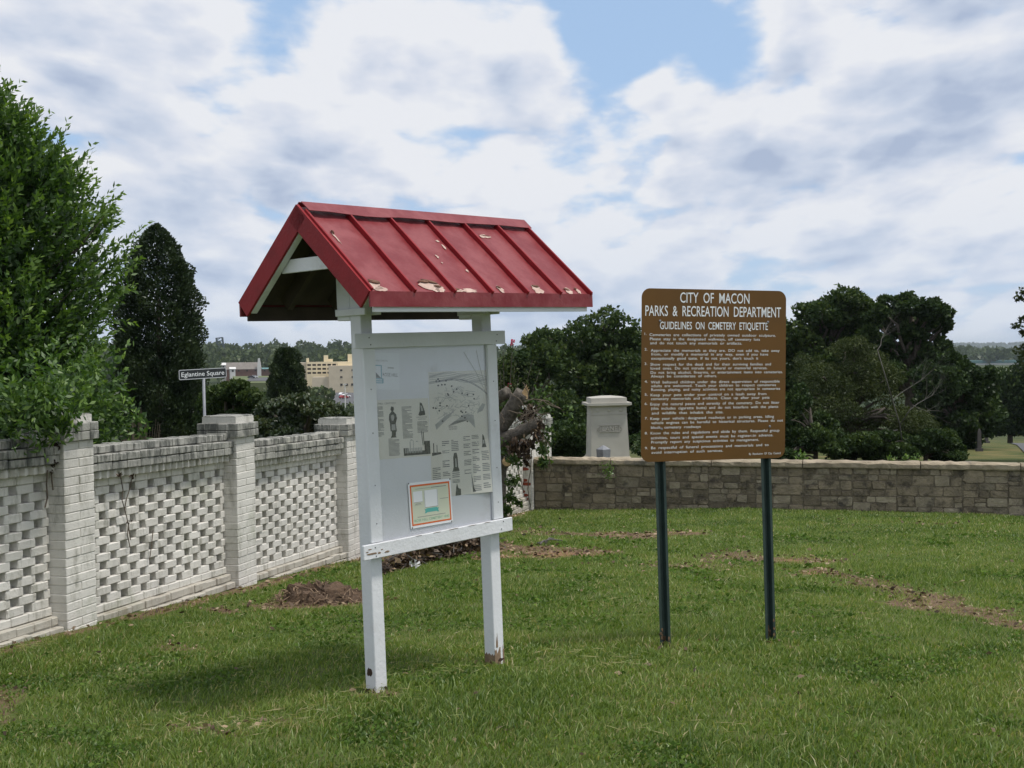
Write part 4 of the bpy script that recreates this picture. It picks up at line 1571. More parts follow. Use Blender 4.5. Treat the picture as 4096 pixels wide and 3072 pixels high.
# ------------------------------------------------------------------ foliage
def leaf_mat(name, stops, trans=0.3, gloss=0.06, rough=0.45, nscale=1.2):
    """Leaf colours by a per-leaf tint attribute plus a slow drift through the crown."""
    m, g = new_mat(name)
    t = g.node('ShaderNodeAttribute', attribute_name='tint').outputs['Fac']
    f = g.math('ADD', t, g.math('MULTIPLY_ADD', g.noise(world_pos(g), nscale, 3), 0.5, -0.25), clamp=True)
    col = g.colors(f, stops)
    df = g.node('ShaderNodeBsdfDiffuse')
    g.l.new(col, df.inputs[0])
    tr = g.node('ShaderNodeBsdfTranslucent')
    g.l.new(g.mix(1.0, col, (1.25, 1.3, 0.55), 'MULTIPLY'), tr.inputs[0])
    mx = g.node('ShaderNodeMixShader')
    mx.inputs[0].default_value = trans
    g.l.new(df.outputs[0], mx.inputs[1])
    g.l.new(tr.outputs[0], mx.inputs[2])
    gl = g.node('ShaderNodeBsdfGlossy')
    gl.inputs['Roughness'].default_value = rough
    m2 = g.node('ShaderNodeMixShader')
    m2.inputs[0].default_value = gloss
    g.l.new(mx.outputs[0], m2.inputs[1])
    g.l.new(gl.outputs[0], m2.inputs[2])
    g.l.new(m2.outputs[0], g.out.inputs['Surface'])


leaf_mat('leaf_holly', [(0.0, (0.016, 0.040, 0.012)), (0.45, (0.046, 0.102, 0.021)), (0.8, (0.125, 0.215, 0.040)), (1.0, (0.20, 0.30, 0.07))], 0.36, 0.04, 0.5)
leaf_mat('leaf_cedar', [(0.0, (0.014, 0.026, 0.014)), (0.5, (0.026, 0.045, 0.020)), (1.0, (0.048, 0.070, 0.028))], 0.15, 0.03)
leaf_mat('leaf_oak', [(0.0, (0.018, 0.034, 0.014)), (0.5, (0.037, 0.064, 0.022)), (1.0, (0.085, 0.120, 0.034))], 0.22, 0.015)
leaf_mat('leaf_olive', [(0.0, (0.024, 0.037, 0.014)), (0.5, (0.042, 0.058, 0.020)), (1.0, (0.072, 0.088, 0.030))], 0.22, 0.015)
leaf_mat('leaf_magnolia', [(0.0, (0.018, 0.034, 0.013)), (0.5, (0.034, 0.058, 0.019)), (1.0, (0.085, 0.100, 0.034))], 0.16, 0.07, 0.4)
leaf_mat('leaf_far', [(0.0, (0.035, 0.058, 0.024)), (0.5, (0.060, 0.086, 0.034)), (1.0, (0.100, 0.125, 0.045))], 0.2, 0.02, nscale=0.02)
leaf_mat('leaf_vine', [(0.0, (0.025, 0.052, 0.016)), (0.5, (0.055, 0.105, 0.024)), (1.0, (0.12, 0.19, 0.04))], 0.3, 0.05)
leaf_mat('leaf_clover', [(0.0, (0.055, 0.105, 0.024)), (0.5, (0.090, 0.155, 0.034)), (1.0, (0.15, 0.22, 0.05))], 0.3, 0.0)
leaf_mat('leaf_dead', [(0.0, (0.030, 0.022, 0.017)), (0.5, (0.10, 0.068, 0.046)), (1.0, (0.34, 0.25, 0.165))], 0.1, 0.02)
leaf_mat('leaf_fresh', [(0.0, (0.06, 0.12, 0.025)), (0.5, (0.10, 0.18, 0.035)), (1.0, (0.17, 0.26, 0.055))], 0.35, 0.04)
leaf_mat('grass_blade', [(0.0, (0.066, 0.122, 0.024)), (0.35, (0.130, 0.200, 0.040)), (0.7, (0.215, 0.285, 0.064)), (0.88, (0.31, 0.32, 0.13)), (1.0, (0.44, 0.37, 0.21))], 0.38, 0.03, nscale=0.8)


def unit(v):
    return v / (np.linalg.norm(v, axis=-1, keepdims=True) + 1e-9)


def leaves_np(c, d, size, rg, aspect=0.45, fold=0.0):
    """Diamond leaves centred at c, pointing along d; returns verts, quads."""
    n = len(c)
    d = unit(d)
    r_ = unit(rg.normal(size=(n, 3)))
    w = unit(np.cross(d, r_))
    size = np.broadcast_to(np.asarray(size, float), (n,))[:, None]
    a = c - d * size * 0.5
    b = c + d * size * 0.5
    l = c + w * size * aspect * 0.5 - d * size * 0.08
    r2 = c - w * size * aspect * 0.5 - d * size * 0.08
    v = np.stack([a, l, b, r2], 1).reshape(-1, 3)
    f = np.arange(n * 4).reshape(n, 4)
    return v, f


def lobes_cloud(lobes, n, rg, shell=0.55, rough=0.25):
    """Points scattered in ellipsoid lobes (cx,cy,cz,rx,ry,rz), denser near the surface, with a lumpy outline."""
    L = np.array(lobes, float)
    wts = (L[:, 3] * L[:, 4] * L[:, 5]) ** (2 / 3)
    idx = rg.choice(len(L), n, p=wts / wts.sum())
    dirs = unit(rg.normal(size=(n, 3)))
    rad = shell + (1 - shell) * rg.random(n) ** 0.6
    ph = rg.random((len(L), 6)) * 6.28
    bump = np.zeros(n)
    for k in range(3):
        bump += np.sin(dirs[:, 0] * (3 + 2 * k) + ph[idx, k]) * np.sin(dirs[:, 2] * (3.5 + 2.5 * k) + ph[idx, 3 + k]) / (k + 1)
    rad = rad * (1 + rough * bump) + rg.normal(size=n) * 0.04
    p = L[idx, :3] + dirs * rad[:, None] * L[idx, 3:]
    return p, dirs, idx


def limb_path(a, b, rg, sag=0.12, n=5):
    a, b = np.array(a, float), np.array(b, float)
    L = np.linalg.norm(b - a)
    pts = []
    for k in range(n + 1):
        t = k / n
        off = np.array([0, 0, math.sin(t * math.pi) * L * sag]) + (rg.normal(size=3) * L * 0.03 if 0 < k < n else 0)
        pts.append(tuple(a + (b - a) * t + off))
    return pts


LEAF_N, LEAF_S = 2.4, 0.60


def make_tree(name, label, base, lobes, n, size, mat, seed, trunk_r=0.22, group=None, aspect=0.6, bark='bark', up=0.3, cat='tree', shell=0.55, rough=0.25, fork=None, tint=(0.5, 0.22), limbs=True):
    """Tree thing at base; lobes relative to base."""
    rg = np.random.default_rng(seed)
    root = empty(name, Matrix.Translation(base))
    tag(root, label, cat, group)
    L = np.array(lobes, float)
    topz = L[:, 2].max()
    m = MB()
    cen = L[:, :3].mean(0)
    fk = topz * 0.45 if fork is None else fork
    m.tube([(0, 0, -0.4), (0.02, 0.0, fk * 0.5), (cen[0] * 0.3, cen[1] * 0.3, fk), (cen[0] * .6, cen[1] * .6, topz * 0.85)], [trunk_r * 1.25, trunk_r, trunk_r * 0.8, trunk_r * 0.3], 9)
    for l in (L if limbs else []):
        z0 = min(max(fk * 0.7, l[2] * 0.55), l[2])
        m.tube(limb_path((cen[0] * .25, cen[1] * .25, z0), l[:3], rg), list(np.linspace(trunk_r * 0.42, trunk_r * 0.07, 6)), 6)
    m.build('trunk', bark, root, True)
    n, size = int(n * LEAF_N), size * LEAF_S
    p, dr, idx = lobes_cloud(L, n, rg, shell, rough)
    d = dr + rg.normal(size=dr.shape) * 0.9 + np.array([0, 0, up])
    v, f = leaves_np(p, d, size * (0.6 + 0.8 * rg.random(n)), rg, aspect)
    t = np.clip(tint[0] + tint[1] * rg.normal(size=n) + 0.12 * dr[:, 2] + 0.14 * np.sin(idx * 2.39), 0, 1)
    me = mesh_np('crown', v, f, t)
    link('crown', me, mat, root)
    return root


def px_lobes(base, Y, items):
    """Lobes measured from the photo: (px, py, radius_px_x, radius_px_z[, dy]) at depth Y -> relative to base."""
    out = []
    for it in items:
        dy = it[4] if len(it) > 4 else 0.0
        c = at(it[0], it[1], Y + dy)
        rx, rz = it[2] / F * (Y + dy), it[3] / F * (Y + dy)
        out.append((c.x - base[0], c.y - base[1], c.z - base[2], rx, min(rx * 0.95, rx), rz))
    return out


def base_at(px, Y):
    p = at(px, 1600, Y)
    return (p.x, Y, gz(p.x, Y))


def photo_tree(name, label, px, Y, items, n, size, mat, seed, **kw):
    b = base_at(px, Y)
    return make_tree(name, label, b, px_lobes(b, Y, items), n, size, mat, seed, **kw)


# --- woods on the slope behind the stone wall
rgl = random.Random(77)


def sub(items, k, seed, spread=0.75, shrink=0.42):
    """Break lobes up into smaller clumps for an uneven crown."""
    q = random.Random(seed)
    out = []
    for it in items:
        x, y, rx, rz = it[:4]
        dy = it[4] if len(it) > 4 else 0.0
        for _ in range(k):
            a = q.uniform(0, 6.283)
            r = math.sqrt(q.random()) * spread
            s = shrink * q.uniform(0.7, 1.25)
            out.append((x + math.cos(a) * r * rx, y + math.sin(a) * r * rz, rx * s, rz * s, dy + q.uniform(-1, 1) * rx * 0.012))
    return out


G_W = 'trees on the slope behind the stone wall'
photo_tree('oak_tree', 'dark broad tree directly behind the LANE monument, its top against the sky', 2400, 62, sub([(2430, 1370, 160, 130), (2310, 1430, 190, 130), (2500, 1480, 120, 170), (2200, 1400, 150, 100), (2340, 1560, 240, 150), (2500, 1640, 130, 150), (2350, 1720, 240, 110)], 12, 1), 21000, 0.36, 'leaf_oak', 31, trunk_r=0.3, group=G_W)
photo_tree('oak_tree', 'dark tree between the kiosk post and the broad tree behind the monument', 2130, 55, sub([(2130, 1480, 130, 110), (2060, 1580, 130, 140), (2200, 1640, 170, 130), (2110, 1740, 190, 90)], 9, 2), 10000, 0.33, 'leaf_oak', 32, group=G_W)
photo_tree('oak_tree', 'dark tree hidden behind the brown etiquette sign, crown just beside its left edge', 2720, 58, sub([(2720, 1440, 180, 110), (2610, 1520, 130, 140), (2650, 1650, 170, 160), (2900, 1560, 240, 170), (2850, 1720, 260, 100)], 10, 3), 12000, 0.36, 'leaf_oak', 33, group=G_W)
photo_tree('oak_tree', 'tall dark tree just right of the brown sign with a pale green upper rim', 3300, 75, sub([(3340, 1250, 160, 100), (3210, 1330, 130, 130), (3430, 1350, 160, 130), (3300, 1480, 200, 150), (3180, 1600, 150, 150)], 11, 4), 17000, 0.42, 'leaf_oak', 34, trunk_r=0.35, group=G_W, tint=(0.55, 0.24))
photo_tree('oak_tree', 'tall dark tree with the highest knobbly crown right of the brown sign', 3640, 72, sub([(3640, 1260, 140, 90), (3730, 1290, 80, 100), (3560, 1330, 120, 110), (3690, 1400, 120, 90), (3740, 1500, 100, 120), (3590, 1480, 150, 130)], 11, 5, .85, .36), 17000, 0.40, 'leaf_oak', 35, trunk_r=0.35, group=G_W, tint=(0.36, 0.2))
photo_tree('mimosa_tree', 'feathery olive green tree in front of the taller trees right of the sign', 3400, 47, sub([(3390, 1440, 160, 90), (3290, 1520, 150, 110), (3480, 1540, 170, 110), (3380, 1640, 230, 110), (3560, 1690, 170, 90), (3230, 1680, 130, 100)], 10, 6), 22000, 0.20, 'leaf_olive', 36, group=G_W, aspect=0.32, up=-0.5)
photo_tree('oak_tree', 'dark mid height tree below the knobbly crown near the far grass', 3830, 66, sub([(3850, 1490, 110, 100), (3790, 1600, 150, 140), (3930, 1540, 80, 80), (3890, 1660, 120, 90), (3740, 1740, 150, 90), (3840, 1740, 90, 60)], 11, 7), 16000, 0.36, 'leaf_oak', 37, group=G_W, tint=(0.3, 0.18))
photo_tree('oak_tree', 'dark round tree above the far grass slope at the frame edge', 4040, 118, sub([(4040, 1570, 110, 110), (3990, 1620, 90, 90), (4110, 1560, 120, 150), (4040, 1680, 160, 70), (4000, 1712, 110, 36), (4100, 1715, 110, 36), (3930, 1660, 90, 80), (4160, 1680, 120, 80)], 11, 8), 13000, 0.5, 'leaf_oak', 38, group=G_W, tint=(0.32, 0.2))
photo_tree('oak_tree', 'sparse tree reaching into the sky at the right frame edge', 4330, 48, [(4102, 1165, 30, 20), (4078, 1192, 22, 14), (4098, 1275, 28, 18), (4066, 1305, 24, 13), (4104, 1332, 30, 18), (4112, 1395, 24, 26), (4220, 1250, 100, 110), (4300, 1150, 150, 130), (4180, 1420, 120, 80), (4150, 1460, 60, 60), (4330, 1380, 150, 130)], 3600, 0.26, 'leaf_olive', 39, group=G_W, shell=0.3)
for k, (px, Y, items, lab) in enumerate([
        (3260, 42, [(3240, 1720, 110, 90), (3180, 1640, 70, 110), (3330, 1780, 110, 60), (3180, 1800, 100, 50)], 'leafy dark shrub behind the wall right beside the brown sign'),
        (3480, 43, [(3480, 1770, 140, 70), (3590, 1790, 110, 60), (3400, 1790, 80, 50)], 'low dark shrub under the feathery olive tree'),
        (3700, 45, [(3700, 1770, 120, 70), (3790, 1800, 90, 50)], 'low dark shrub under the bare grey branches'),
        (2230, 44, [(2230, 1770, 130, 90), (2330, 1800, 120, 70), (2130, 1780, 80, 80)], 'dark shrub left of the LANE monument'),
        (2700, 44, [(2680, 1770, 130, 90), (2800, 1800, 140, 70), (2950, 1780, 150, 80)], 'dark shrub right of the LANE monument and behind the brown sign')]):
    photo_tree('shrub', lab, px, Y, sub(items, 8, 20 + k), 7000, 0.2, 'leaf_oak', 50 + k, trunk_r=0.08, group='shrubs along the back of the stone wall', cat='shrub', tint=(0.38, 0.2))

photo_tree('oak_tree', 'dark tree beyond the brick wall hidden behind the kiosk board', 1690, 60, sub([(1690, 1520, 150, 110), (1580, 1620, 150, 110), (1800, 1600, 140, 130), (1880, 1700, 160, 90), (1700, 1720, 200, 80)], 9, 12), 9000, 0.33, 'leaf_oak', 40, group=G_W)
# bare grey branches among the trees
db = at(3620, 1830, 44)
dead = empty('dead_branches', Matrix.Translation((db.x, db.y, gz(db.x, db.y))))
tag(dead, 'bare grey dead branches among of the dark trees right of the sign', 'branches')
m = MB()
qd = random.Random(9)


def twig(m, p, d, L, r_, depth):
    pts, rad = [p], [r_]
    for k in range(4):
        d = (d + Vector((qd.uniform(-.25, .25), qd.uniform(-.25, .25), qd.uniform(-.12, .2)))).normalized()
        p = p + d * L / 4
        pts.append(p)
        rad.append(r_ * (1 - 0.18 * (k + 1)))
        if depth > 0 and k > 0:
            for _ in range(2 if depth > 1 else 1):
                twig(m, p, (d + Vector((qd.uniform(-1, 1), qd.uniform(-.6, .6), qd.uniform(-.3, .7))) * 0.75).normalized(), L * qd.uniform(.4, .65), rad[-1] * 0.55, depth - 1)
    m.tube(pts, rad, 4, False)


for px, py, ex, ey in ((3570, 1600, 3690, 1480), (3640, 1640, 3790, 1570), (3650, 1620, 3800, 1700), (3510, 1400, 3570, 1340)):
    a, b = at(px, py, 42.5), at(ex, ey, 43.5)
    twig(m, a - dead.location, (b - a).normalized(), (b - a).length, 0.016, 3)
m.tube([(0, 0, -0.2), tuple(at(3600, 1700, 43) - dead.location), tuple(at(3570, 1600, 42.5) - dead.location)], [0.03, 0.022, 0.014], 7)
m.tube([tuple(at(3590, 1720, 43) - dead.location), tuple(at(3440, 1740, 42.5) - dead.location)], [0.022, 0.014], 6)
m.tube([tuple(at(3570, 1600, 42.5) - dead.location), tuple(at(3510, 1400, 42.5) - dead.location)], [0.022, 0.012], 6)
m.tube([tuple(at(3600, 1700, 43) - dead.location), tuple(at(3645, 1630, 42.5) - dead.location)], [0.022, 0.014], 6)
m.build('branches', 'dead_twig', dead, True)

# --- trees beyond the brick wall
G_B = 'trees beyond the white brick wall'
def column_tree(name, label, px, Y, prof, n, size, mat, seed, group, trunk_r=0.12, tint=(.45, .2)):
    """Columnar evergreen: half width (photo pixels) against photo height, dense small sprays."""
    rg_ = np.random.default_rng(seed)
    b_ = base_at(px, Y)
    root = empty(name, Matrix.Translation(b_))
    tag(root, label, 'tree', group)
    zs_ = np.array([at(px, py, Y).z - b_[2] for py, w_ in prof])
    ws_ = np.array([w_ / F * Y for py, w_ in prof])
    o_ = np.argsort(zs_)
    zs_, ws_ = zs_[o_], ws_[o_]
    cdf_ = np.cumsum(np.interp(np.linspace(zs_[0], zs_[-1], 400), zs_, ws_) + 0.05)
    z_ = np.interp(rg_.random(n), cdf_ / cdf_[-1], np.linspace(zs_[0], zs_[-1], 400))
    t_ = rg_.random(n) * 2 * math.pi
    ph_ = rg_.random(6) * 6.28
    lump_ = 1 + .10 * np.sin(4 * t_ + 2.3 * z_ + ph_[0]) + .09 * np.sin(7 * t_ - 3.9 * z_ + ph_[1]) + .05 * np.sin(3 * t_ + 7.5 * z_ + ph_[2]) + .04 * np.sin(11 * t_ + 9 * z_ + ph_[3])
    r_ = np.interp(z_, zs_, ws_) * lump_ * (.45 + .55 * rg_.random(n) ** .5)
    p_ = np.stack([r_ * np.cos(t_), r_ * np.sin(t_), z_ + .10 * r_], 1)
    d_ = np.stack([np.cos(t_), np.sin(t_), np.full(n, .9)], 1) + rg_.normal(size=(n, 3)) * .6
    v_, f_ = leaves_np(p_, d_, size * rg_.uniform(.6, 1.3, n), rg_, .5)
    tn_ = np.clip(tint[0] + tint[1] * rg_.normal(size=n) + 1.4 * (lump_ - 1), 0, 1)
    link('crown', mesh_np('crown', v_, f_, tn_), mat, root)
    MB().tube([(0, 0, -.5), (0, 0, zs_[-1] * .5), (0, 0, zs_[-1] * .9)], [trunk_r, trunk_r * .7, .02], 8).build('trunk', 'bark', root, True)


column_tree('cedar_tree', 'tall dark conical cedar behind the brick wall beside the leafy tree', 640, 36, [(893, 4), (915, 30), (960, 62), (1010, 92), (1100, 135), (1200, 155), (1334, 170), (1460, 175), (1600, 172), (1760, 165), (1840, 120)], 62000, 0.105, 'leaf_cedar', 61, G_B)
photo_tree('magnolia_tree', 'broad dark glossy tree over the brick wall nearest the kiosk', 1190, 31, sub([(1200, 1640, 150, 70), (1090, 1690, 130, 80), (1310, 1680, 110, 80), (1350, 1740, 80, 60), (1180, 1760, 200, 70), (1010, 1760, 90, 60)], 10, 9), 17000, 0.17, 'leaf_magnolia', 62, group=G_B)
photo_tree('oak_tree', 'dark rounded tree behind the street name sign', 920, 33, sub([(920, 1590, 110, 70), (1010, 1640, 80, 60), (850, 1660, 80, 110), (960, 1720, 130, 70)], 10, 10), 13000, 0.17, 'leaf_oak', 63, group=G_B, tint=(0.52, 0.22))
column_tree('cypress_tree', 'slender dark evergreen rising above the broad glossy tree', 1150, 60, [(1393, 22), (1405, 40), (1430, 50), (1455, 52), (1475, 66), (1530, 72), (1600, 76), (1680, 76)], 22000, 0.15, 'leaf_cedar', 64, G_B, tint=(.6, .2))
photo_tree('oak_tree', 'dark tree low behind the conical cedar', 690, 50, sub([(560, 1640, 120, 100), (740, 1660, 120, 90), (640, 1720, 170, 70)], 8, 11), 7000, 0.24, 'leaf_oak', 65, group=G_B, tint=(0.25, 0.15))
# leafless grey-brown shrub in front of the cedar
bs = at(560, 1740, 24)
bz = gz(bs.x, bs.y)
sh_ = empty('bare_shrub', Matrix.Translation((bs.x, bs.y, bz)))
tag(sh_, 'leafless grey brown shrub in the dark gap below the conical cedar', 'shrub')
m = MB()
top = at(560, 1615, 24).z - bz
for k in range(90):
    a, r0 = qd.uniform(0, 6.28), qd.uniform(0, 0.45)
    p0 = (math.cos(a) * 0.06, math.sin(a) * 0.06, -0.05)
    p1 = (math.cos(a) * r0, math.sin(a) * r0, top * qd.uniform(.7, 1.0) * (1 - 0.35 * r0))
    m.tube([p0, (p1[0] * .6, p1[1] * .6, p1[2] * .5), p1], [0.010, 0.007, 0.003], 4, False)
m.build('stems', 'vine_stem', sh_)

# --- large leafy tree hanging over the left end of the brick wall
tb = (-5.40, 12.0, gz(-5.40, 12.0))
hol = empty('holly_tree', Matrix.Translation(tb))
tag(hol, 'big bright green leafy tree overhanging the first brick pier', 'tree')
rg = np.random.default_rng(12)
Hh = at(30, 400, 12).z - tb[2]
# outline: radius against height
zz_tab = np.array([0.5, 1.1, 2.0, 2.9, 3.7, 4.5, 5.1, 5.6, 6.1]) / 5.9 * Hh
rr_tab = np.array([1.25, 1.50, 1.42, 1.36, 1.40, 1.32, 1.02, 0.58, 0.12])
nsh = 5000
hz = rg.random(nsh) ** 0.8 * (zz_tab[-1] - zz_tab[0]) + zz_tab[0]
th = rg.random(nsh) * 2 * math.pi
ph = rg.random(8) * 6.28
lump = 1 + 0.12 * np.sin(3 * th + hz * 1.9 + ph[0]) + 0.10 * np.sin(5 * th - hz * 2.7 + ph[1]) + 0.05 * np.sin(9 * th + hz * 5 + ph[2])
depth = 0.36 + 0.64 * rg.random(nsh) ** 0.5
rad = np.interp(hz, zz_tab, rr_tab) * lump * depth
pos = np.stack([rad * np.cos(th), rad * np.sin(th), hz], 1)
outd = np.stack([np.cos(th), np.sin(th), np.zeros(nsh)], 1)
lift = np.interp(hz, [zz_tab[0], zz_tab[3], zz_tab[-1]], [0.10, 0.7, 1.6])
sd = unit(outd + np.stack([np.zeros(nsh), np.zeros(nsh), lift], 1) + rg.normal(size=(nsh, 3)) * 0.38)
Ls = rg.uniform(0.22, 0.62, nsh)
LV = 20
tt = (np.arange(LV) + 0.5) / LV
c = pos[:, None, :] + sd[:, None, :] * (tt[None, :, None] - 0.45) * Ls[:, None, None]
c = c + np.array([0, 0, 0.10]) * (tt[None, :, None] ** 2) * Ls[:, None, None]
az = np.arange(LV) * 2.4
e1 = unit(np.cross(sd, np.array([0.3, 0.1, 1.0])))
e2 = np.cross(sd, e1)
ld = sd[:, None, :] * 1.1 + e1[:, None, :] * np.cos(az)[None, :, None] * 0.8 + e2[:, None, :] * np.sin(az)[None, :, None] * 0.8 + rg.normal(size=c.shape) * 0.25
c = (c + unit(ld) * 0.032).reshape(-1, 3)
ld = ld.reshape(-1, 3)
nl = len(c)
tip = np.tile(tt, nsh)
v, f = leaves_np(c, ld, rg.uniform(0.052, 0.088, nl), rg, 0.44)
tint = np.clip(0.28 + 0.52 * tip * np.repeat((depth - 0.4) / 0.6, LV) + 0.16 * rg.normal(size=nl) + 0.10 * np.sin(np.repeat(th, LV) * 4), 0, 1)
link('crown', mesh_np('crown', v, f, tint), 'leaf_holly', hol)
# inner leaves that close the crown, shade put into their darker tint
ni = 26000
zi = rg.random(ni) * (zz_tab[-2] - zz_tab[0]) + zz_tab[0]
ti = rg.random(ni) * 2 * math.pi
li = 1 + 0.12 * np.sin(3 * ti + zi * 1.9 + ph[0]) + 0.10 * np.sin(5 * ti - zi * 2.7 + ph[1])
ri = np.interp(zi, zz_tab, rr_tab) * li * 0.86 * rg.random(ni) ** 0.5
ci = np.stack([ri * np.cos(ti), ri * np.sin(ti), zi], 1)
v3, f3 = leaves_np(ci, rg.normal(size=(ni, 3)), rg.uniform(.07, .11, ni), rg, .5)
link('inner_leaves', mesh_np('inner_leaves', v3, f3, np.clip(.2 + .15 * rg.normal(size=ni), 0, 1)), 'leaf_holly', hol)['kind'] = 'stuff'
# sprays that hang over the wall and the first pier
spots_ = []
for px, py, Y, r_, k in ((60, 1655, 9.0, 0.20, 42), (160, 1660, 9.2, 0.18, 40), (230, 1640, 9.45, 0.13, 26), (120, 1600, 9.3, 0.30, 70), (230, 1580, 9.7, 0.2, 36), (20, 1600, 9.0, 0.3, 50), (190, 1700, 9.25, 0.10, 16), (265, 1715, 9.4, 0.04, 5), (430, 1640, 11.0, 0.22, 45), (480, 1700, 11.3, 0.20, 45), (400, 1560, 11.0, 0.25, 45), (330, 1520, 10.6, 0.3, 50)):
    c0 = np.array(at(px, py, Y)) - np.array(tb)
    for _ in range(k):
        spots_.append((c0 + rg.normal(size=3) * r_ * np.array([.6, .5, .55]), unit(rg.normal(size=3) + np.array([.5, -.5, -.1]))))
cc, dd, tn = [], [], []
for p_, d_ in spots_:
    for q_ in range(9):
        cc.append(p_ + d_ * (q_ - 4) * 0.022 + rg.normal(size=3) * 0.018)
        dd.append(d_ + rg.normal(size=3) * 0.7)
        tn.append(0.34 + 0.05 * q_ + 0.15 * rg.normal())
cc, dd = np.array(cc), np.array(dd)
v2, f2 = leaves_np(cc, dd, rg.uniform(.05, .085, len(cc)), rg, .38)
link('hanging_sprays', mesh_np('hanging_sprays', v2, f2, np.clip(tn, 0, 1)), 'leaf_holly', hol)['kind'] = 'stuff'
m = MB()
m.tube([(0, 0, -0.4), (0.02, 0, 0.8), (0.0, 0.03, 2.4), (0.03, 0, Hh * 0.62), (0, 0, Hh * 0.92)], [0.13, 0.11, 0.085, 0.05, 0.012], 9)
for k in range(120):
    q = rg.integers(nsh)
    a = np.array([0, 0, max(0.5, hz[q] * 0.55)])
    m.tube(limb_path(a, pos[q] + sd[q] * Ls[q] * 0.3, rg, 0.05, 4), [0.026, 0.02, 0.014, 0.009, 0.004], 5, False)
m.build('trunk', 'bark', hol, True)


# --- crepe myrtle with pink blooms behind the kiosk's right post
cb = at(2025, 1800, 24.6)
cm = empty('crepe_myrtle', Matrix.Translation((cb.x, cb.y, gz(cb.x, cb.y))))
tag(cm, 'thin crepe myrtle with small pink blooms above the cut trunk', 'tree')
m = MB()
tips = []
for px, py in ((2050, 1370), (2012, 1400), (2075, 1500), (2130, 1440), (2160, 1480), (2195, 1500), (2215, 1570), (2100, 1530), (2040, 1545), (2000, 1480), (1985, 1420), (1842, 1335), (2150, 1560), (2060, 1450), (1960, 1470), (1900, 1500)):
    tpt = at(px, py, 24.6 + qd.uniform(-.5, .5)) - cm.location
    tips.append(tpt)
    mid = Vector((tpt.x * 0.35, tpt.y * 0.35, tpt.z * 0.55))
    m.tube([(0, 0, -0.2), tuple(mid * 0.5 + Vector((0, 0, .2))), tuple(mid), tuple(tpt)], [0.03, 0.022, 0.014, 0.004], 5, False)
m.build('trunk', 'bark_grey', cm, True)
cc, dd = [], []
for tpt in tips:
    for k in range(130):
        t = rg.random() ** 0.7
        base_ = np.array(tpt) * np.array([.35 + .65 * (1 - t), .35 + .65 * (1 - t), 1 - 0.42 * t])
        cc.append(base_ + rg.normal(size=3) * (0.04 + 0.16 * t))
        dd.append(rg.normal(size=3) + [0, 0, .6])
cc, dd = np.array(cc), np.array(dd)
v, f = leaves_np(cc, dd, rg.uniform(.05, .09, len(cc)), rg, .5)
link('crown', mesh_np('crown', v, f, np.clip(.45 + .22 * rg.normal(size=len(cc)), 0, 1)), 'leaf_olive', cm)
for px, py, s in ((2051, 1362, 9), (2047, 1376, 8), (2038, 1541, 8), (2034, 1548, 6)):
    p = at(px, py, 24.6) - cm.location
    r_ = s / F * 24.6
    bm = MB()
    for k in range(10):
        q = Vector((qd.uniform(-1, 1), qd.uniform(-1, 1), qd.uniform(-1.3, 1.3))) * r_ * 0.7
        bm.frustum((p.x + q.x, p.y + q.y), r_ * .7, r_ * .7, p.z + q.z - r_ * .3, r_ * .5, r_ * .5, p.z + q.z + r_ * .3)
    bm.build('bloom', 'bloom_pink', cm)

# ------------------------------------------------------------------ lopped tree leaning at the wall corner, wrapped in vines
LB = at(1995, 2060, 20.6)
LB.z = gz(LB.x, LB.y)
lop = empty('lopped_tree', Matrix.Translation(LB))
tag(lop, 'sawn off grey tree trunk with thick cut limbs beside the wall corner', 'tree trunk')


def L3(px, py, Y):
    return at(px, py, Y) - LB


def log(pts, rad, name, n=14, face=True):
    """A limb with rough bark and a sawn face at its end."""
    pts = [Vector(p) for p in pts]
    full = []
    for k in range(len(pts) - 1):
        for t in range(5):
            full.append(pts[k].lerp(pts[k + 1], t / 5))
    full.append(pts[-1])
    rr = [np.interp(i / (len(full) - 1), np.linspace(0, 1, len(rad)), rad) for i in range(len(full))]
    m = MB()
    m.tube(full, rr, n)
    m.v = [(x + qd.uniform(-.013, .013), y + qd.uniform(-.013, .013), z + qd.uniform(-.013, .013)) for x, y, z in m.v]
    o = m.build(name, 'bark_grey', lop, True)
    d = (full[-1] - full[-2]).normalized()
    if not face:
        return o, full[-1], d
    e = MB()
    e.tube([full[-1] - d * 0.01, full[-1] + d * 0.012], [rr[-1] * 0.93, rr[-1] * 0.90], n)
    e.build('sawn_face', 'cut_wood', o)
    return o, full[-1], d


log([(0.0, 0, -0.3), L3(1995, 1950, 20.6), L3(2000, 1800, 20.6), L3(1985, 1700, 20.7)], [0.16, 0.125, 0.13, 0.12], 'trunk')
o1, e1_, d1_ = log([L3(1965, 1760, 20.6), L3(2020, 1680, 20.5), L3(2088, 1570, 20.3)], [0.15, 0.135, 0.12], 'limb', face=False)
log([L3(1990, 1775, 20.5), L3(2070, 1735, 20.2), L3(2152, 1690, 20.0)], [0.12, 0.11, 0.095], 'limb', face=False)
log([L3(1950, 1640, 20.8), L3(1995, 1590, 20.7), L3(2030, 1568, 20.5)], [0.11, 0.10, 0.095], 'limb', face=False)
log([L3(2012, 1858, 20.6), L3(2022, 1850, 20.35), L3(2028, 1846, 20.12)], [0.085, 0.085, 0.085], 'stub')
# hollow in the sawn stub: a dark disc, its shade painted as colour
p = L3(2024, 1832, 20.095)
MB().lathe([(0.03, 0), (0.028, 0.006)], 12, Matrix.Translation(p) @ Matrix.Rotation(R(90), 4, 'X') @ Matrix.Diagonal((0.8, 1.5, 1, 1))).build('hollow', 'dark_opening', lop)
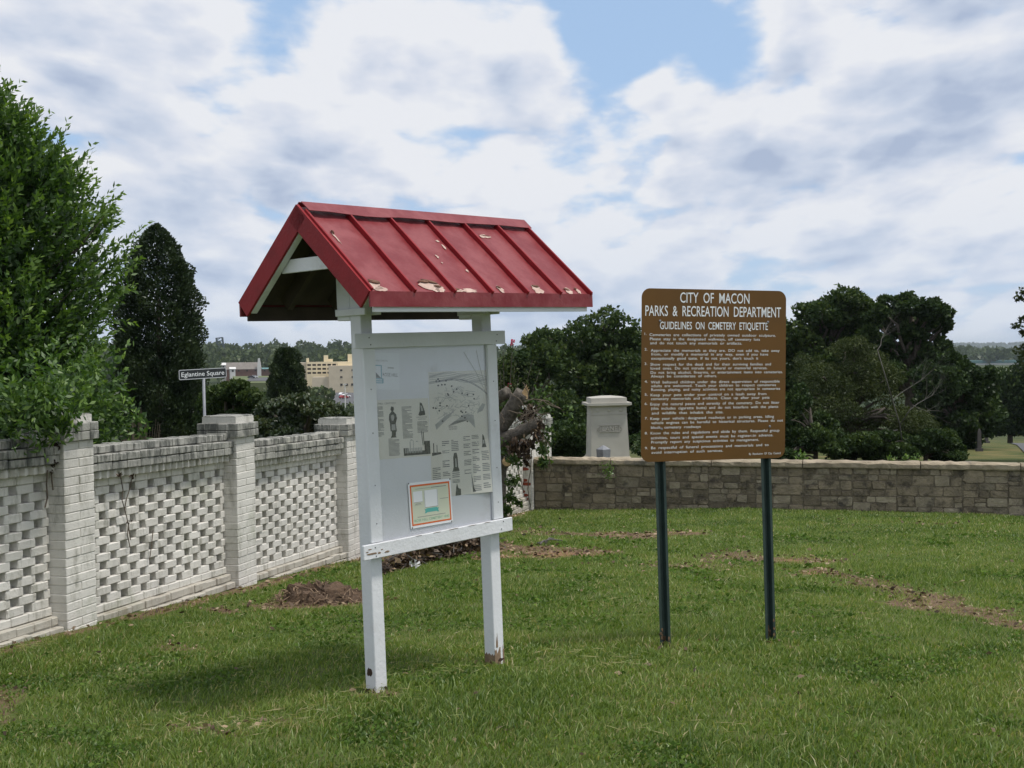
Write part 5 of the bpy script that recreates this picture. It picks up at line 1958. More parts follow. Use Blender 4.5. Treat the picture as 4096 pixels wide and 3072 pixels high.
# broken splinter at the top limb
sp = MB()
a = L3(2100, 1582, 20.28)
for k in range(3):
    tip_ = L3(2112 + k * 5 - 4, 1538 + k * 9, 20.25)
    sp.tube([a + Vector((k * .02 - .03, 0, -.06)), a + Vector((k * .022 - .02, 0, .05)), tip_], [0.035, 0.028, 0.003], 5)
sp.build('splinter', 'cut_wood', lop)

# vines: stems, green leaves, dead hanging leaves
vi = empty('vine', Matrix.Translation(LB + Vector((0.25, -0.1, 0))))
tag(vi, 'tangled vine with green and withered brown leaves over the sawn trunk', 'vine')
VO = vi.location


def V3(px, py, Y):
    return at(px, py, Y) - VO


m = MB()
stems = [((2120, 2040, 20.4), (2110, 1960, 20.2), (2130, 1800, 20.0), (2140, 1720, 19.9)), ((2095, 1970, 20.2), (2075, 1880, 20.2), (2060, 1830, 20.1)), ((2200, 1920, 20.3), (2205, 1860, 20.2), (2180, 1780, 20.1), (2150, 1700, 20)),
         ((2100, 1600, 20.1), (2170, 1600, 20.2), (2230, 1632, 20.2), (2260, 1650, 20.2)), ((2150, 1610, 20.1), (2175, 1598, 20.2), (2240, 1632, 20.3)), ((2040, 1570, 20.2), (2080, 1600, 20.1), (2120, 1650, 20.0)), ((2060, 1700, 20.0), (2120, 1640, 20.0), (2180, 1660, 20.0)),
         ((2005, 1650, 20.2), (2015, 1680, 20.2), (2008, 1710, 20.2)), ((2030, 1640, 20.1), (2100, 1660, 20), (2150, 1640, 20)), ((2140, 1730, 20), (2190, 1770, 20.1), (2200, 1785, 20.1)), ((2105, 1610, 20.2), (2112, 1560, 20.2), (2090, 1530, 20.2))]
for st in stems:
    pts = [V3(*q) for q in st]
    fine_ = []
    for k in range(len(pts) - 1):
        for t in range(4):
            fine_.append(pts[k].lerp(pts[k + 1], t / 4) + Vector((qd.uniform(-.02, .02), qd.uniform(-.02, .02), qd.uniform(-.02, .02))))
    fine_.append(pts[-1])
    m.tube(fine_, 0.008, 5)
for k in range(34):
    a = V3(qd.uniform(2060, 2160), qd.uniform(1620, 1700), 20.0 + qd.uniform(-.15, .15))
    b = a + Vector((qd.uniform(-.25, .3), qd.uniform(-.1, .1), qd.uniform(-.2, .22)))
    m.tube([a, (a + b) / 2 + Vector((0, 0, qd.uniform(-.05, .08))), b], [0.006, 0.005, 0.003], 4)
m.build('stems', 'vine_stem', vi)


def clump(root, name, mat, spots, size, seed, aspect=0.6, droop=0.0, tint=.5):
    rg_ = np.random.default_rng(seed)
    cc, dd = [], []
    for px, py, Y, rpx, n in spots:
        c0 = np.array(at(px, py, Y) - root.location)
        r_ = rpx / F * Y
        cc.append(c0 + rg_.normal(size=(n, 3)) * np.array([r_, r_ * 0.6, r_]) * 0.55)
        dd.append(rg_.normal(size=(n, 3)) + np.array([0, 0, -droop]))
    cc, dd = np.vstack(cc), np.vstack(dd)
    v_, f_ = leaves_np(cc, dd, size * rg_.uniform(.6, 1.3, len(cc)), rg_, aspect)
    return link(name, mesh_np(name, v_, f_, np.clip(tint + .24 * rg_.normal(size=len(cc)), 0, 1)), mat, root)


clump(vi, 'leaves', 'leaf_vine', [(2112, 1606, 20.7, 26, 60), (2175, 1640, 20.4, 34, 90), (2185, 1620, 20.4, 30, 50), (2165, 1560, 20.7, 30, 40), (2030, 1800, 20.3, 40, 150), (2060, 1840, 20.0, 30, 110), (2015, 1760, 20.4, 25, 60), (2050, 1930, 20.3, 22, 110), (2040, 1990, 20.3, 18, 90), (2030, 2040, 20.4, 18, 80), (2180, 1770, 20.2, 25, 50), (2190, 1730, 20.2, 25, 40), (2265, 1640, 20.2, 22, 26), (2275, 1660, 20.2, 16, 16), (2170, 1850, 22.9, 22, 150), (2172, 1800, 22.9, 18, 100), (2075, 2010, 20.6, 14, 40), (2020, 1620, 20.9, 30, 60), (2080, 1660, 20.6, 25, 50)], 0.085, 71)
clump(vi, 'dead_leaves', 'leaf_dead', [(2060, 1790, 19.9, 24, 70), (2085, 1780, 19.9, 22, 60), (2100, 1790, 19.9, 20, 60), (2105, 1830, 19.9, 12, 46), (2108, 1855, 19.9, 8, 24), (2125, 1770, 19.9, 16, 40), (2150, 1740, 19.9, 22, 60), (2125, 1650, 20.4, 24, 60), (2100, 1672, 20.5, 22, 50), (2160, 1705, 19.95, 16, 30), (2080, 1810, 19.9, 14, 30), (2056, 1780, 20, 16, 40)], 0.10, 72, 0.55, 1.6, 0.22)

# thin dried vine on the first lattice panel and by the first pier
dv = empty('dried_vine', Matrix.Translation(at(480, 2330, 10.4)))
tag(dv, 'thin dried vine stems clinging to the brick lattice right of the first pier', 'vine')
wall_t = -6.075


def on_wall(px, py, off):
    d = ray(px, py)
    t0 = -6.14 + off
    k = t0 / (d.x * WN.x + d.y * WN.y)
    return Vector((d.x * k, d.y * k, E + d.z * k))


m = MB()
for line in (((480, 1895), (492, 1960), (488, 2000), (505, 2060), (515, 2110), (522, 2160)), ((530, 1900), (520, 1950), (505, 2000), (498, 2040)), ((515, 2090), (510, 2140), (520, 2190)), ((612, 2120), (606, 2180), (598, 2240))):
    m.tube([on_wall(a, b, 0.075) - dv.location for a, b in line], 0.0045, 5)
m.build('stems', 'vine_stem', dv)
clump(dv, 'dead_leaves', 'leaf_dead', [(480, 1900, 10.3, 14, 16), (527, 1905, 10.45, 12, 14), (515, 2090, 10.4, 10, 6)], 0.035, 73, .5, 1, .25)
dv2 = empty('dried_vine', Matrix.Translation(on_wall(200, 2240, 0.1)))
tag(dv2, 'dark dried creeper hanging down the left side of the first brick pier', 'vine')
m = MB()
for line in (((225, 1760), (222, 1800), (215, 1850), (205, 1900), (212, 1960)), ((190, 1880), (186, 1940), (190, 1990), (180, 2030)), ((230, 1770), (228, 1830), (210, 1875))):
    m.tube([on_wall(a, b, 0.12) - dv2.location for a, b in line], 0.006, 5)
m.build('stems', 'vine_stem', dv2)
clump(dv2, 'dead_leaves', 'leaf_dead', [(222, 1790, 9.55, 16, 40), (213, 1850, 9.5, 14, 36), (205, 1890, 9.5, 8, 14)], 0.03, 74, .5, 1, .1)

# ferny weed rooted in the stone wall joint, weeds at the wall foot
G_P = 'weeds around the walls'


def weed(label, px, py, Y, rpx, n, size, mat='leaf_fresh', seed=80, stems=7, hang=False):
    b = at(px, py, Y)
    w = empty('weed', Matrix.Translation(b))
    tag(w, label, 'weed', G_P)
    m_ = MB()
    r_ = rpx / F * Y
    for k in range(stems):
        e_ = Vector((qd.uniform(-1, 1) * r_, qd.uniform(-.5, .2) * r_, (qd.uniform(-1.6, -.2) if hang else qd.uniform(.5, 1.6)) * r_))
        m_.tube([(0, 0, 0), tuple(e_ * 0.5 + Vector((0, 0, .2 * r_))), tuple(e_)], [size * .06, size * .05, size * .03], 4)
    m_.build('stems', 'leaf_weed_stem', w)
    clump(w, 'leaves', mat, [(px, py + (rpx * 0.5 if hang else -rpx * 0.6), Y, rpx, n)], size, seed, 0.5)


simple('leaf_weed_stem', (0.09, 0.13, 0.035), (0.07, 0.10, 0.03), 20, 0.8)
weed('bright green ferny weed growing from the coping joint of the stone wall', 2428, 1862, 22.35, 28, 90, 0.05, hang=True, seed=81)
weed('pale green weed sprig lower on the stone wall below the ferny weed', 2436, 1895, 22.33, 14, 24, 0.05, hang=True, seed=82)
weed('leafy weed at the left frame edge against the brick lattice', 12, 2500, 9.3, 36, 80, 0.045, seed=83)
weed('weed growing in a lattice hole left of the first pier', 178, 2365, 9.62, 22, 44, 0.035, seed=84)
weed('feathery green weed standing behind the stone wall right of the sign', 3205, 1850, 24.5, 26, 60, 0.09, seed=85)
weed('small weed at the foot of the brick wall near the kiosk', 1362, 2262, 15.1, 13, 30, 0.05, seed=86)
weed('small weed at the foot of the right kiosk post', 1972, 2668, 7.95, 22, 26, 0.04, seed=87)
weed('weed tuft at the foot of the second brick pier', 962, 2390, 12.35, 12, 26, 0.05, seed=88)
for k, (px, n_) in enumerate(((3560, 60), (3620, 60), (3660, 60))):
    weed(['pale green leafy weed top showing over the coping below the shrubs', 'middle pale weed top showing over the coping', 'rightmost pale weed top over the coping by the bare branches'][k], px, 1848, 25.0, 18, n_, 0.07, seed=90 + k)

# ------------------------------------------------------------------ old stump, leaf pile, litter
st = ground_at(1290, 2405)
stz = st.z
stump = empty('tree_stump', Matrix.Translation(st))
tag(stump, 'low rotten brown tree stump in the grass in front of the brick wall', 'stump')
m = MB()
n = 64
prof = [(0.40, -0.08), (0.36, 0.015), (0.335, 0.04), (0.32, 0.075), (0.31, 0.10), (0.30, 0.122), (0.285, 0.135), (0.25, 0.125), (0.19, 0.11), (0.12, 0.10), (0.04, 0.10)]
vs = []
fl_ = [qd.uniform(-.05, .05) for _ in range(n)]
hj_ = [qd.uniform(-.35, .12) for _ in range(n)]
for i_, (r_, z) in enumerate(prof):
    for k in range(n):
        an = 2 * math.pi * k / n
        edge = 1 if 2 <= i_ <= 7 else 0.3
        j = 1 + 0.13 * math.sin(3 * an + 1) + 0.06 * math.sin(7 * an) + fl_[k] * edge + qd.uniform(-.02, .02)
        zz = z * (1 - 0.50 * max(0, math.cos(an + .3))) * (1 + hj_[k] * (1 if i_ >= 4 else 0.3)) + qd.uniform(-.008, .008)
        vs.append((r_ * j * math.cos(an) * 1.05, r_ * j * math.sin(an) * 0.85, zz))
fs = [(i * n + k, i * n + (k + 1) % n, (i + 1) * n + (k + 1) % n, (i + 1) * n + k) for i in range(len(prof) - 1) for k in range(n)]
fs.append(tuple(range((len(prof) - 1) * n, len(prof) * n)))
m.add(vs, fs).build('stump', 'stump_wood', stump)
m = MB()
for k in range(130):
    an = qd.uniform(0, 6.28)
    r_ = qd.uniform(0.24, 0.48)
    c0 = Vector((math.cos(an) * r_, math.sin(an) * r_ * .8, max(0.02, 0.13 - 0.5 * max(0, r_ - .26)) * (1 - .5 * max(0, math.cos(an)))))
    dv_ = Vector((qd.uniform(-1, 1), qd.uniform(-1, 1), qd.uniform(-.5, 1))).normalized() * qd.uniform(.02, .06)
    m.tube([c0 - dv_, c0 + dv_], [qd.uniform(.004, .012), .003], 4)
m.build('loose_splinters', 'raw_wood', stump)['kind'] = 'stuff'
pl0 = ground_at(1770, 2200)
pile = tag(empty('leaf_pile', Matrix.Translation(pl0)), 'heap of brown leaves and twigs below the fallen trunk seen under the kiosk board', 'leaf pile', kind='stuff')
rg = np.random.default_rng(44)
n = 5200
px_, py_ = rg.uniform(1520, 1985, n), 2232 - np.abs(rg.normal(0, 22, n))
cc = []
for a, b in zip(px_, py_):
    Y = 13.4 + (a - 1520) / 465 * 3.0 + rg.uniform(-.4, .5)
    p = at(a, b, Y)
    g0 = gz(p.x, p.y)
    hmax = 0.30 * math.exp(-((a - 1780) / 190) ** 2)
    cc.append((p.x, p.y, g0 + rg.random() ** 1.5 * hmax + 0.01))
cc = np.array(cc) - np.array(pl0)
v_, f_ = leaves_np(cc, rg.normal(size=(n, 3)) * [1, 1, .6], rg.uniform(.04, .11, n), rg, .6)
link('leaves', mesh_np('leaves', v_, f_, np.clip(.35 + .25 * rg.normal(size=n), 0, 1)), 'leaf_dead', pile)['kind'] = 'stuff'
m = MB()
for k in range(50):
    c0 = Vector(cc[rg.integers(n)])
    d0 = Vector((qd.uniform(-1, 1), qd.uniform(-1, 1), qd.uniform(-.1, .35))) * 0.28
    m.tube([c0 - d0, c0 + Vector((0, 0, .03)), c0 + d0], [0.006, 0.007, 0.003], 4)
for px, py, ex, ey in ((2150, 2183, 2250, 2178), (2180, 2185, 2215, 2168), (2160, 2190, 2190, 2182)):
    a_, b_ = ground_at(px, py) - pl0, ground_at(ex, ey) - pl0
    m.tube([a_ + Vector((0, 0, .03)), (a_ + b_) / 2 + Vector((0, 0, .07)), b_ + Vector((0, 0, .04))], [0.012, 0.012, 0.006], 5)
m.build('twigs', 'dead_twig', pile)['kind'] = 'stuff'

# chips and dead leaves on the bare strips
NL = 60000
ang = rg.uniform(-0.5, 0.5, NL)
Yr = rg.uniform(4.5, 22.0, NL)
xs, ys = Yr * np.tan(ang), Yr
bmk = bare_mask(xs, ys)
tco = xs * WN.x + ys * WN.y
sco = xs * WD.x + ys * WD.y
keep = (rg.random(NL) < np.clip(bmk - 0.03, 0, 1) * 0.85 + 0.007) & (tco > -5.9) & (sco < 22.35)
xs, ys = xs[keep], ys[keep]
zs_ = ground_z(xs, ys) + rg.uniform(.006, .035, len(xs))
cc = np.stack([xs, ys, zs_], 1)
v_, f_ = leaves_np(cc, rg.normal(size=cc.shape) * [1, 1, .25], rg.uniform(.02, .055, len(xs)) * (0.7 + ys / 22), rg, .5)
lit = link('leaf_litter', mesh_np('leaf_litter', v_, f_, np.clip(.70 + .28 * rg.normal(size=len(xs)), 0, 1)), 'leaf_dead')
tag(lit, 'wood chips and dead leaves scattered over the bare strips', kind='stuff')

tp = ground_at(1658, 2278)
tis = MB()
for k in range(7):
    a = k * 0.9
    c0 = tp + Vector((math.cos(a) * .03, math.sin(a) * .02, .05 + .02 * (k % 3)))
    tis.add([c0 + Vector((qd.uniform(-.05, .05), qd.uniform(-.03, .03), qd.uniform(-.05, .04))) for _ in range(4)], [(0, 1, 2, 3)])
o = tis.build('crumpled_tissue', 'tissue')
tag(o, 'crumpled scrap of white tissue lying in the grass under the kiosk', 'litter')

# ------------------------------------------------------------------ lawn grass
rg = np.random.default_rng(101)
YA, YB_ = 4.2, 23.6
Yg = np.linspace(YA, YB_, 600)
dens = np.where(Yg < 6.5, 1.0, (6.5 / Yg) ** 1.25)
wgt = dens * Yg
cdf = np.cumsum(wgt)
cdf /= cdf[-1]
NB = 980000
y = np.interp(rg.random(NB), cdf, Yg)
x = y * rg.uniform(-0.66, 0.76, NB)
tco = x * WN.x + y * WN.y
sco = x * WD.x + y * WD.y
ok = (tco > -5.93) & (sco < 22.42)
x, y = x[ok], y[ok]
bmk = bare_mask(x, y)
clov = vn3(x, y, 1.6, 3)
thin = vn2(x, y, 3.7, 3)
keep = rg.random(len(x)) < (1 - 0.86 * bmk) * (0.45 + 0.75 * sstep(0.3, 0.6, thin))
x, y, clov, bmk = x[keep], y[keep], clov[keep], bmk[keep]
nB = len(x)
z = ground_z(x, y)
tall = 0.016 + 0.034 * rg.random(nB) ** 1.8 + 0.014 * sstep(0.45, 0.75, vn1(x, y, 0.9, 3))
tall *= (1 - 0.45 * sstep(0.55, 0.7, clov)) * (1 - 0.4 * bmk)
wid = (0.0023 + 0.0017 * rg.random(nB)) * np.maximum(1, y / 6.5) ** 0.75 * (1 + 0.9 * sstep(0.55, 0.7, clov))
th = rg.random(nB) * 2 * math.pi
lean = rg.normal(0, 0.45, (nB, 2)) + np.array([0.12, 0.05])
bx = np.stack([np.cos(th), np.sin(th), np.zeros(nB)], 1) * wid[:, None]
b0 = np.stack([x, y, z - 0.004], 1)
midp = b0 + np.stack([lean[:, 0] * tall * .35, lean[:, 1] * tall * .35, tall * .62], 1)
tip = b0 + np.stack([lean[:, 0] * tall * 1.1, lean[:, 1] * tall * 1.1, tall], 1)
v = np.stack([b0 - bx, b0 + bx, midp + bx * .8, tip, midp - bx * .8], 1).reshape(-1, 3)
# near blades keep a bend (quad + tip), far blades are one tapering triangle
nearm = y < 8.5
i5 = np.arange(nB) * 5
tint = 0.42 + 0.20 * rg.normal(size=nB) - 0.24 * sstep(0.53, 0.70, clov) + 0.30 * bmk + 0.30 * (vn2(x, y, 0.55, 3) - 0.45) + 0.45 * (vn1(x, y, 2.6, 3) - 0.5)
dry = rg.random(nB) < 0.07
tint = np.clip(np.where(dry, 0.95, tint), 0, 1)
f_near = np.concatenate([np.stack([i5, i5 + 1, i5 + 2], 1)[nearm], np.stack([i5, i5 + 2, i5 + 4], 1)[nearm], np.stack([i5 + 4, i5 + 2, i5 + 3], 1)[nearm], np.stack([i5, i5 + 1, i5 + 3], 1)[~nearm]])
t_all = np.concatenate([tint[nearm]] * 3 + [tint[~nearm]])
lawn = link('grass', mesh_np('grass', v, f_near, t_all), 'grass_blade')
tag(lawn, 'short green mown grass of the lawn', kind='stuff')

# broad-leaved weeds and clover low in the turf
rg = np.random.default_rng(202)
n0 = 150000
y = 4.6 + 12.4 * rg.random(n0) ** 1.3
x = y * rg.uniform(-0.55, 0.55, n0)
cl = vn3(x, y, 1.6, 3)
cl2 = vn1(x + 31, y + 7, 0.7, 3)
tco = x * WN.x + y * WN.y
keep = (rg.random(n0) < 0.22 * sstep(0.54, 0.70, cl) + 0.13 * sstep(0.60, 0.78, cl2) + 0.010) & (tco > -5.9) & (bare_mask(x, y) < 0.4)
x, y = x[keep], y[keep]
n0 = len(x)
c = np.stack([x, y, ground_z(x, y) + rg.uniform(.014, .042, n0)], 1)
d = rg.normal(size=(n0, 3)) * [1, 1, .35]
v_, f_ = leaves_np(c, d, rg.uniform(.014, .032, n0) * np.maximum(1, y / 7), rg, .75)
o = link('clover', mesh_np('clover', v_, f_, np.clip(.45 + .2 * rg.normal(size=n0), 0, 1)), 'leaf_clover')
tag(o, 'dark clover and broad leaved weeds low in the lawn', kind='stuff')
# dry cut grass lying on the lawn
n0 = 60000
y = 4.6 + 13 * rg.random(n0)
x = y * rg.uniform(-0.5, 0.5, n0)
hay = [ground_at(a, b) for a, b in ((1230, 2885), (1180, 2900), (1290, 2870), (80, 2600), (700, 2930), (1000, 2920), (2450, 2660), (2300, 2640), (1560, 2790), (1700, 2700))]
dm = np.min([np.hypot(x - h_.x, y - h_.y) for h_ in hay], 0)
pth = vn2(x + 11, y + 3, 1.1, 3)
tco = x * WN.x + y * WN.y
keep = (rg.random(n0) < 0.65 * (1 - sstep(.05, .38, dm)) + 0.10 * sstep(.58, .74, pth) + 0.012) & (tco > -5.85)
x, y = x[keep], y[keep]
n0 = len(x)
c = np.stack([x, y, ground_z(x, y) + rg.uniform(.022, .05, n0)], 1)
v_, f_ = leaves_np(c, rg.normal(size=(n0, 3)) * [1, .7, .16], rg.uniform(.05, .13, n0), rg, .032)
o = link('dry_clippings', mesh_np('dry_clippings', v_, f_, np.clip(.92 + .08 * rg.normal(size=n0), 0, 1)), 'grass_blade')
tag(o, 'pale dry grass clippings lying on the lawn', kind='stuff')

# ------------------------------------------------------------------ far scenery
simple('dark_stone', (0.075, 0.07, 0.068), (0.05, 0.047, 0.045), 6, 0.85)


# grass slope beyond the wall: path, grave posts
def far_strip(name, mat, pts, w, lift, label):
    vs, fs = [], []
    for k, (x_, y_) in enumerate(pts):
        a = Vector((x_, y_, 0))
        b = Vector((*pts[min(k + 1, len(pts) - 1)], 0)) - Vector((*pts[max(k - 1, 0)], 0))
        nn = Vector((-b.y, b.x, 0)).normalized() * w / 2
        for s in (-1, 1):
            q = a + nn * s
            vs.append((q.x, q.y, gz(q.x, q.y) + lift))
    for k in range(len(pts) - 1):
        fs.append((2 * k, 2 * k + 1, 2 * k + 3, 2 * k + 2))
    o_ = MB().add(vs, fs).build(name, mat)
    tag(o_, label, kind='structure')
    return o_


far_strip('path', 'asphalt', [(at(px, 1700, Y).x, Y) for px, Y in ((4190, 40), (4150, 55), (4100, 75), (4066, 95), (4040, 108))], 0.9, 0.05, 'narrow grey path on the far grass slope')
for k, (px, Y, h, w, lab) in enumerate(((3917, 62, 1.15, 0.20, 'tall dark post shaped gravestone on the far grass slope'), (3946, 100, 0.7, 0.30, 'small dark gravestone at the top of the far grass slope'), (3888, 96, 0.9, 0.3, 'gravestone under the dark trees at the far slope'))):
    p = at(px, 1700, Y)
    z0 = gz(p.x, Y)
    g_ = empty('gravestone', Matrix.Translation((p.x, Y, z0)) @ Matrix.Rotation(R(10 + 17 * k), 4, 'Z'))
    tag(g_, lab, 'gravestone', 'gravestones on the far slope')
    MB().box((-w * .8, -w * .5, -.2), (w * .8, w * .5, .15)).build('base', 'dark_stone', g_)
    MB().frustum((0, 0), w, w * .5, .151, w * .85, w * .42, h * .85).frustum((0, 0), w * .85, w * .42, h * .851, w * .3, w * .2, h).build('shaft', 'dark_stone', g_)

# --- town across the valley
def house(label, px, py_base, Y, w, d_, hw, hr, wall, roofm, rot=0.0, group=None, wins=4):
    p = at(px, py_base, Y)
    r_ = empty('house', Matrix.Translation((p.x, Y, p.z)) @ Matrix.Rotation(rot, 4, 'Z'))
    tag(r_, label, 'house', group)
    MB().box((-w / 2, -d_ / 2, -12), (w / 2, d_ / 2, hw)).build('wall', wall, r_)
    rf = MB().prism([(-d_ / 2 - .4, hw), (d_ / 2 + .4, hw), (0, hw + hr)], -w / 2 - .4, w / 2 + .4, 'x').build('roof', roofm, r_)
    for k in range(wins):
        x_ = -w / 2 + (k + .5) * w / wins
        MB().box((x_ - .6, -d_ / 2 - .06, hw * .35), (x_ + .6, -d_ / 2 + .05, hw * .8)).build('window', 'dark_opening', r_)
    return r_, rf


hr_, rf = house('long brick house with a grey roof and pale chimney across the valley', 975, 1490, 820, 22, 9, 2.2, 4.6, 'house_brick', 'roof_grey', 0.1)
MB().box((9.5, -5.6, -3), (12.0, -4.3, 4.0)).frustum((10.7, -4.9), 2.2, 1.2, 4.001, 1.2, 1.1, 9.5).build('chimney', 'house_white', rf)
house('small white house among trees right of the street sign', 930, 1494, 800, 3.4, 5, 3.0, 1.2, 'house_white', 'house_white', 0.3, wins=1)
house('white gabled house just above the street sign corner', 897, 1478, 830, 4, 5, 3.0, 1.6, 'house_white', 'house_white', 0.0, wins=1)
house('low building with a teal roof edge at the foot of the hill', 1050, 1490, 850, 28, 8, 2.4, 1.0, 'house_brick', 'roof_teal', 0.0, wins=6)
house('house with a dark hipped roof on the ridge skyline', 1057, 1418, 1290, 12, 10, 4, 5, 'house_brick', 'roof_grey', 0.2, wins=2)
# signal mast on the skyline
mp2 = at(887, 1420, 1250)
mast = empty('lattice_mast', Matrix.Translation(mp2))
tag(mast, 'dark lattice mast leaning above the skyline trees', 'mast')
m = MB()
hh = 18.0
for sx in (-1, 1):
    for sy in (-1, 1):
        m.box((sx * 3 - .45, sy * 2 - .45, -10), (sx * 3 + .45, sy * 2 + .45, hh))
for k in range(6):
    z0 = hh - 3.2 * k
    m.box((-3, -2.3, z0 - 1.0), (3, -1.7, z0))
    m.tube([(-3, -2, z0 - 3), (3, -2, z0)], 0.4, 4)
mast.rotation_euler = (0, -0.12, 0)
m.build('lattice', 'lattice_steel', mast)['kind'] = 'stuff'

# parking garage
gp0 = at(1227, 1500, 600)
ga = empty('parking_garage', Matrix.Translation((gp0.x, 600, at(1227, 1520, 600).z)) @ Matrix.Rotation(R(7), 4, 'Z'))
tag(ga, 'cream parking garage with rows of open bays beyond the kiosk', 'building')
GW, GD = 34.0, 20.0
z_top = at(1230, 1448, 600).z - ga.location.z
fl_h = 1.95
# solid body set back behind the bay openings
MB().box((0.3, 1.4, -16), (GW - .3, GD, z_top - 0.6)).build('inner_wall', 'dark_opening', ga)
for k in range(4):
    z1 = z_top - k * fl_h * 1.0
    MB().box((0, 0, z1 - 1.05), (GW, 1.2, z1)).build('parapet', 'stucco_cream', ga)
MB().box((0, 0, -16), (GW, 1.2, z_top - 4 * fl_h + 0.9)).build('base_wall', 'stucco_cream', ga)
MB().box((-0.02, 1.25, -16), (0.28, GD, z_top + .1)).build('end_wall', 'stucco_tan', ga)
MB().box((0.3, 1.25, z_top - .58), (GW - .3, GD, z_top - .3)).build('roof_deck', 'stucco_tan', ga)
for k in range(15):
    x_ = k * GW / 14
    MB().box((x_ - .32 if k else -.05, -.08, -16), (x_ + .32, 1.15, z_top + .04)).build('pier', 'stucco_cream', ga)
MB().box((-3.5, 3, -16), (-.1, 16, z_top - .3)).build('stair_wing', 'stucco_tan', ga)
MB().box((-.2, 1.3, z_top + .11), (1.0, 4, z_top + 1.9)).build('corner_turret', 'stucco_cream', ga)
MB().box((8.3, 2, z_top - .25), (10.3, 6, z_top + 3.2)).build('lift_tower', 'stucco_cream', ga)
MB().box((10.35, 2.5, z_top - .25), (12.6, 6, z_top + 1.3)).build('plant_room', 'stucco_cream', ga)
MB().box((20.0, 2, z_top - .25), (22.3, 6, z_top + 3.6)).build('lift_tower', 'stucco_cream', ga)
ob = empty('office_block', Matrix.Translation((gp0.x + 12.5, 588, at(1227, 1535, 600).z)) @ Matrix.Rotation(R(3), 4, 'Z'))
tag(ob, 'plain tan office block in front of the parking garage', 'building')
MB().box((0, 0, -14), (22, 10, 8.8)).build('wall', 'stucco_tan', ob)
MB().box((4, 4, 8.801), (22, 10, 10.6)).build('penthouse', 'stucco_cream', ob)
MB().box((-8, 1, -14), (-.02, 9, 3.4)).build('wing', 'stucco_tan', ob)
for z0 in (6.2, 2.9):
    for x_ in (5.5, 11, 16.5):
        MB().box((x_, -.1, z0), (x_ + 1.1, .2, z0 + .8)).build('window', 'dark_opening', ob)
for k in range(4):
    MB().box((5.5 + 2.6 * k, -.1, -.9), (6.6 + 2.6 * k, .2, .2)).build('window', 'dark_opening', ob)

# road on the far side with cars
road = [at(px, py, Y) for px, py, Y in ((960, 1520, 700), (1000, 1515, 690), (1050, 1512, 680), (1120, 1510, 670))]


def slab(name, mat, quad, lab):
    o_ = MB().add([tuple(q) for q in quad] + [(q[0], q[1], q[2] - 14) for q in quad], [(0, 1, 2, 3), (7, 6, 5, 4), (0, 4, 5, 1), (1, 5, 6, 2), (2, 6, 7, 3), (3, 7, 4, 0)]).build(name, mat)
    tag(o_, lab, kind='structure')


slab('embankment', 'verge', [at(930, 1532, 640), at(1110, 1530, 640), at(1110, 1503, 720), at(930, 1505, 720)], 'grassy embankment beside the far road')
slab('road', 'asphalt', [at(985, 1523, 655), at(1085, 1523, 655), at(1085, 1509, 690), at(1000, 1511, 690)], 'grey road on the embankment across the valley')
slab('parking_lot', 'asphalt', [at(1330, 1625, 470), at(1460, 1625, 470), at(1460, 1570, 560), at(1330, 1570, 560)], 'parking lot below the office block')


def car(label, p, mat, rot):
    r_ = empty('parked_car', Matrix.Translation(p) @ Matrix.Rotation(rot, 4, 'Z'))
    tag(r_, label, 'car', 'cars across the valley')
    MB().prism([(-2.1, .3), (2.1, .3), (2.15, .8), (1.3, .95), (.7, 1.45), (-1.1, 1.45), (-1.7, .95), (-2.1, .85)], -.85, .85, 'y').build('body', mat, r_)
    MB().prism([(.55, 1.0), (1.15, .98), (.66, 1.38), (.5, 1.38)], -.86, .86, 'y').prism([(-1.5, 1.0), (.45, 1.0), (.4, 1.38), (-1.05, 1.38)], -.861, .861, 'y').build('window', 'dark_opening', r_)
    for a_ in (-1.3, 1.3):
        for s in (-1, 1):
            MB().lathe([(.33, -.1), (.33, .1)], 10, Matrix.Translation((a_, s * .82, .33)) @ Matrix.Rotation(R(90), 4, 'X')).build('wheel', 'rubber', r_)


car('white car on the far road', at(1018, 1511.5, 680), 'car_white', 0.2)
car('dark car on the far road beside the white one', at(1005, 1513, 676), 'car_dark', 0.2)
for k, (px, py, Y, mt, lab) in enumerate(((1372, 1583, 536, 'car_white', 'white car in the parking lot nearest the office block'), (1384, 1590, 522, 'car_white', 'white car in the middle of the parking lot beside the kiosk post'), (1375, 1594, 515, 'car_red', 'red car in the parking lot beside the kiosk post'))):
    car(lab, at(px, py, Y), mt, 0.9)
lp = empty('lamp_post', Matrix.Translation(at(1381, 1630, 300)))
tag(lp, 'thin white lamp post in front of the parking lot', 'lamp post')
MB().tube([(0, 0, -6), (0, 0, 5.6)], [.16, .11], 8).build('pole', 'house_white', lp)
MB().box((-.5, -.15, 5.601), (.5, .15, 5.8)).build('lamp_head', 'house_white', lp)
wb = at(4030, 1462, 1400)
wh = empty('warehouse', Matrix.Translation(wb))
tag(wh, 'long low white warehouse with a blue green roof far right in the valley', 'building')
MB().box((-40, 0, -20), (60, 25, 3.0)).build('wall', 'house_white', wh)
MB().box((-41, -1, 3.001), (61, 26, 6.0)).build('roof', 'roof_teal', wh)

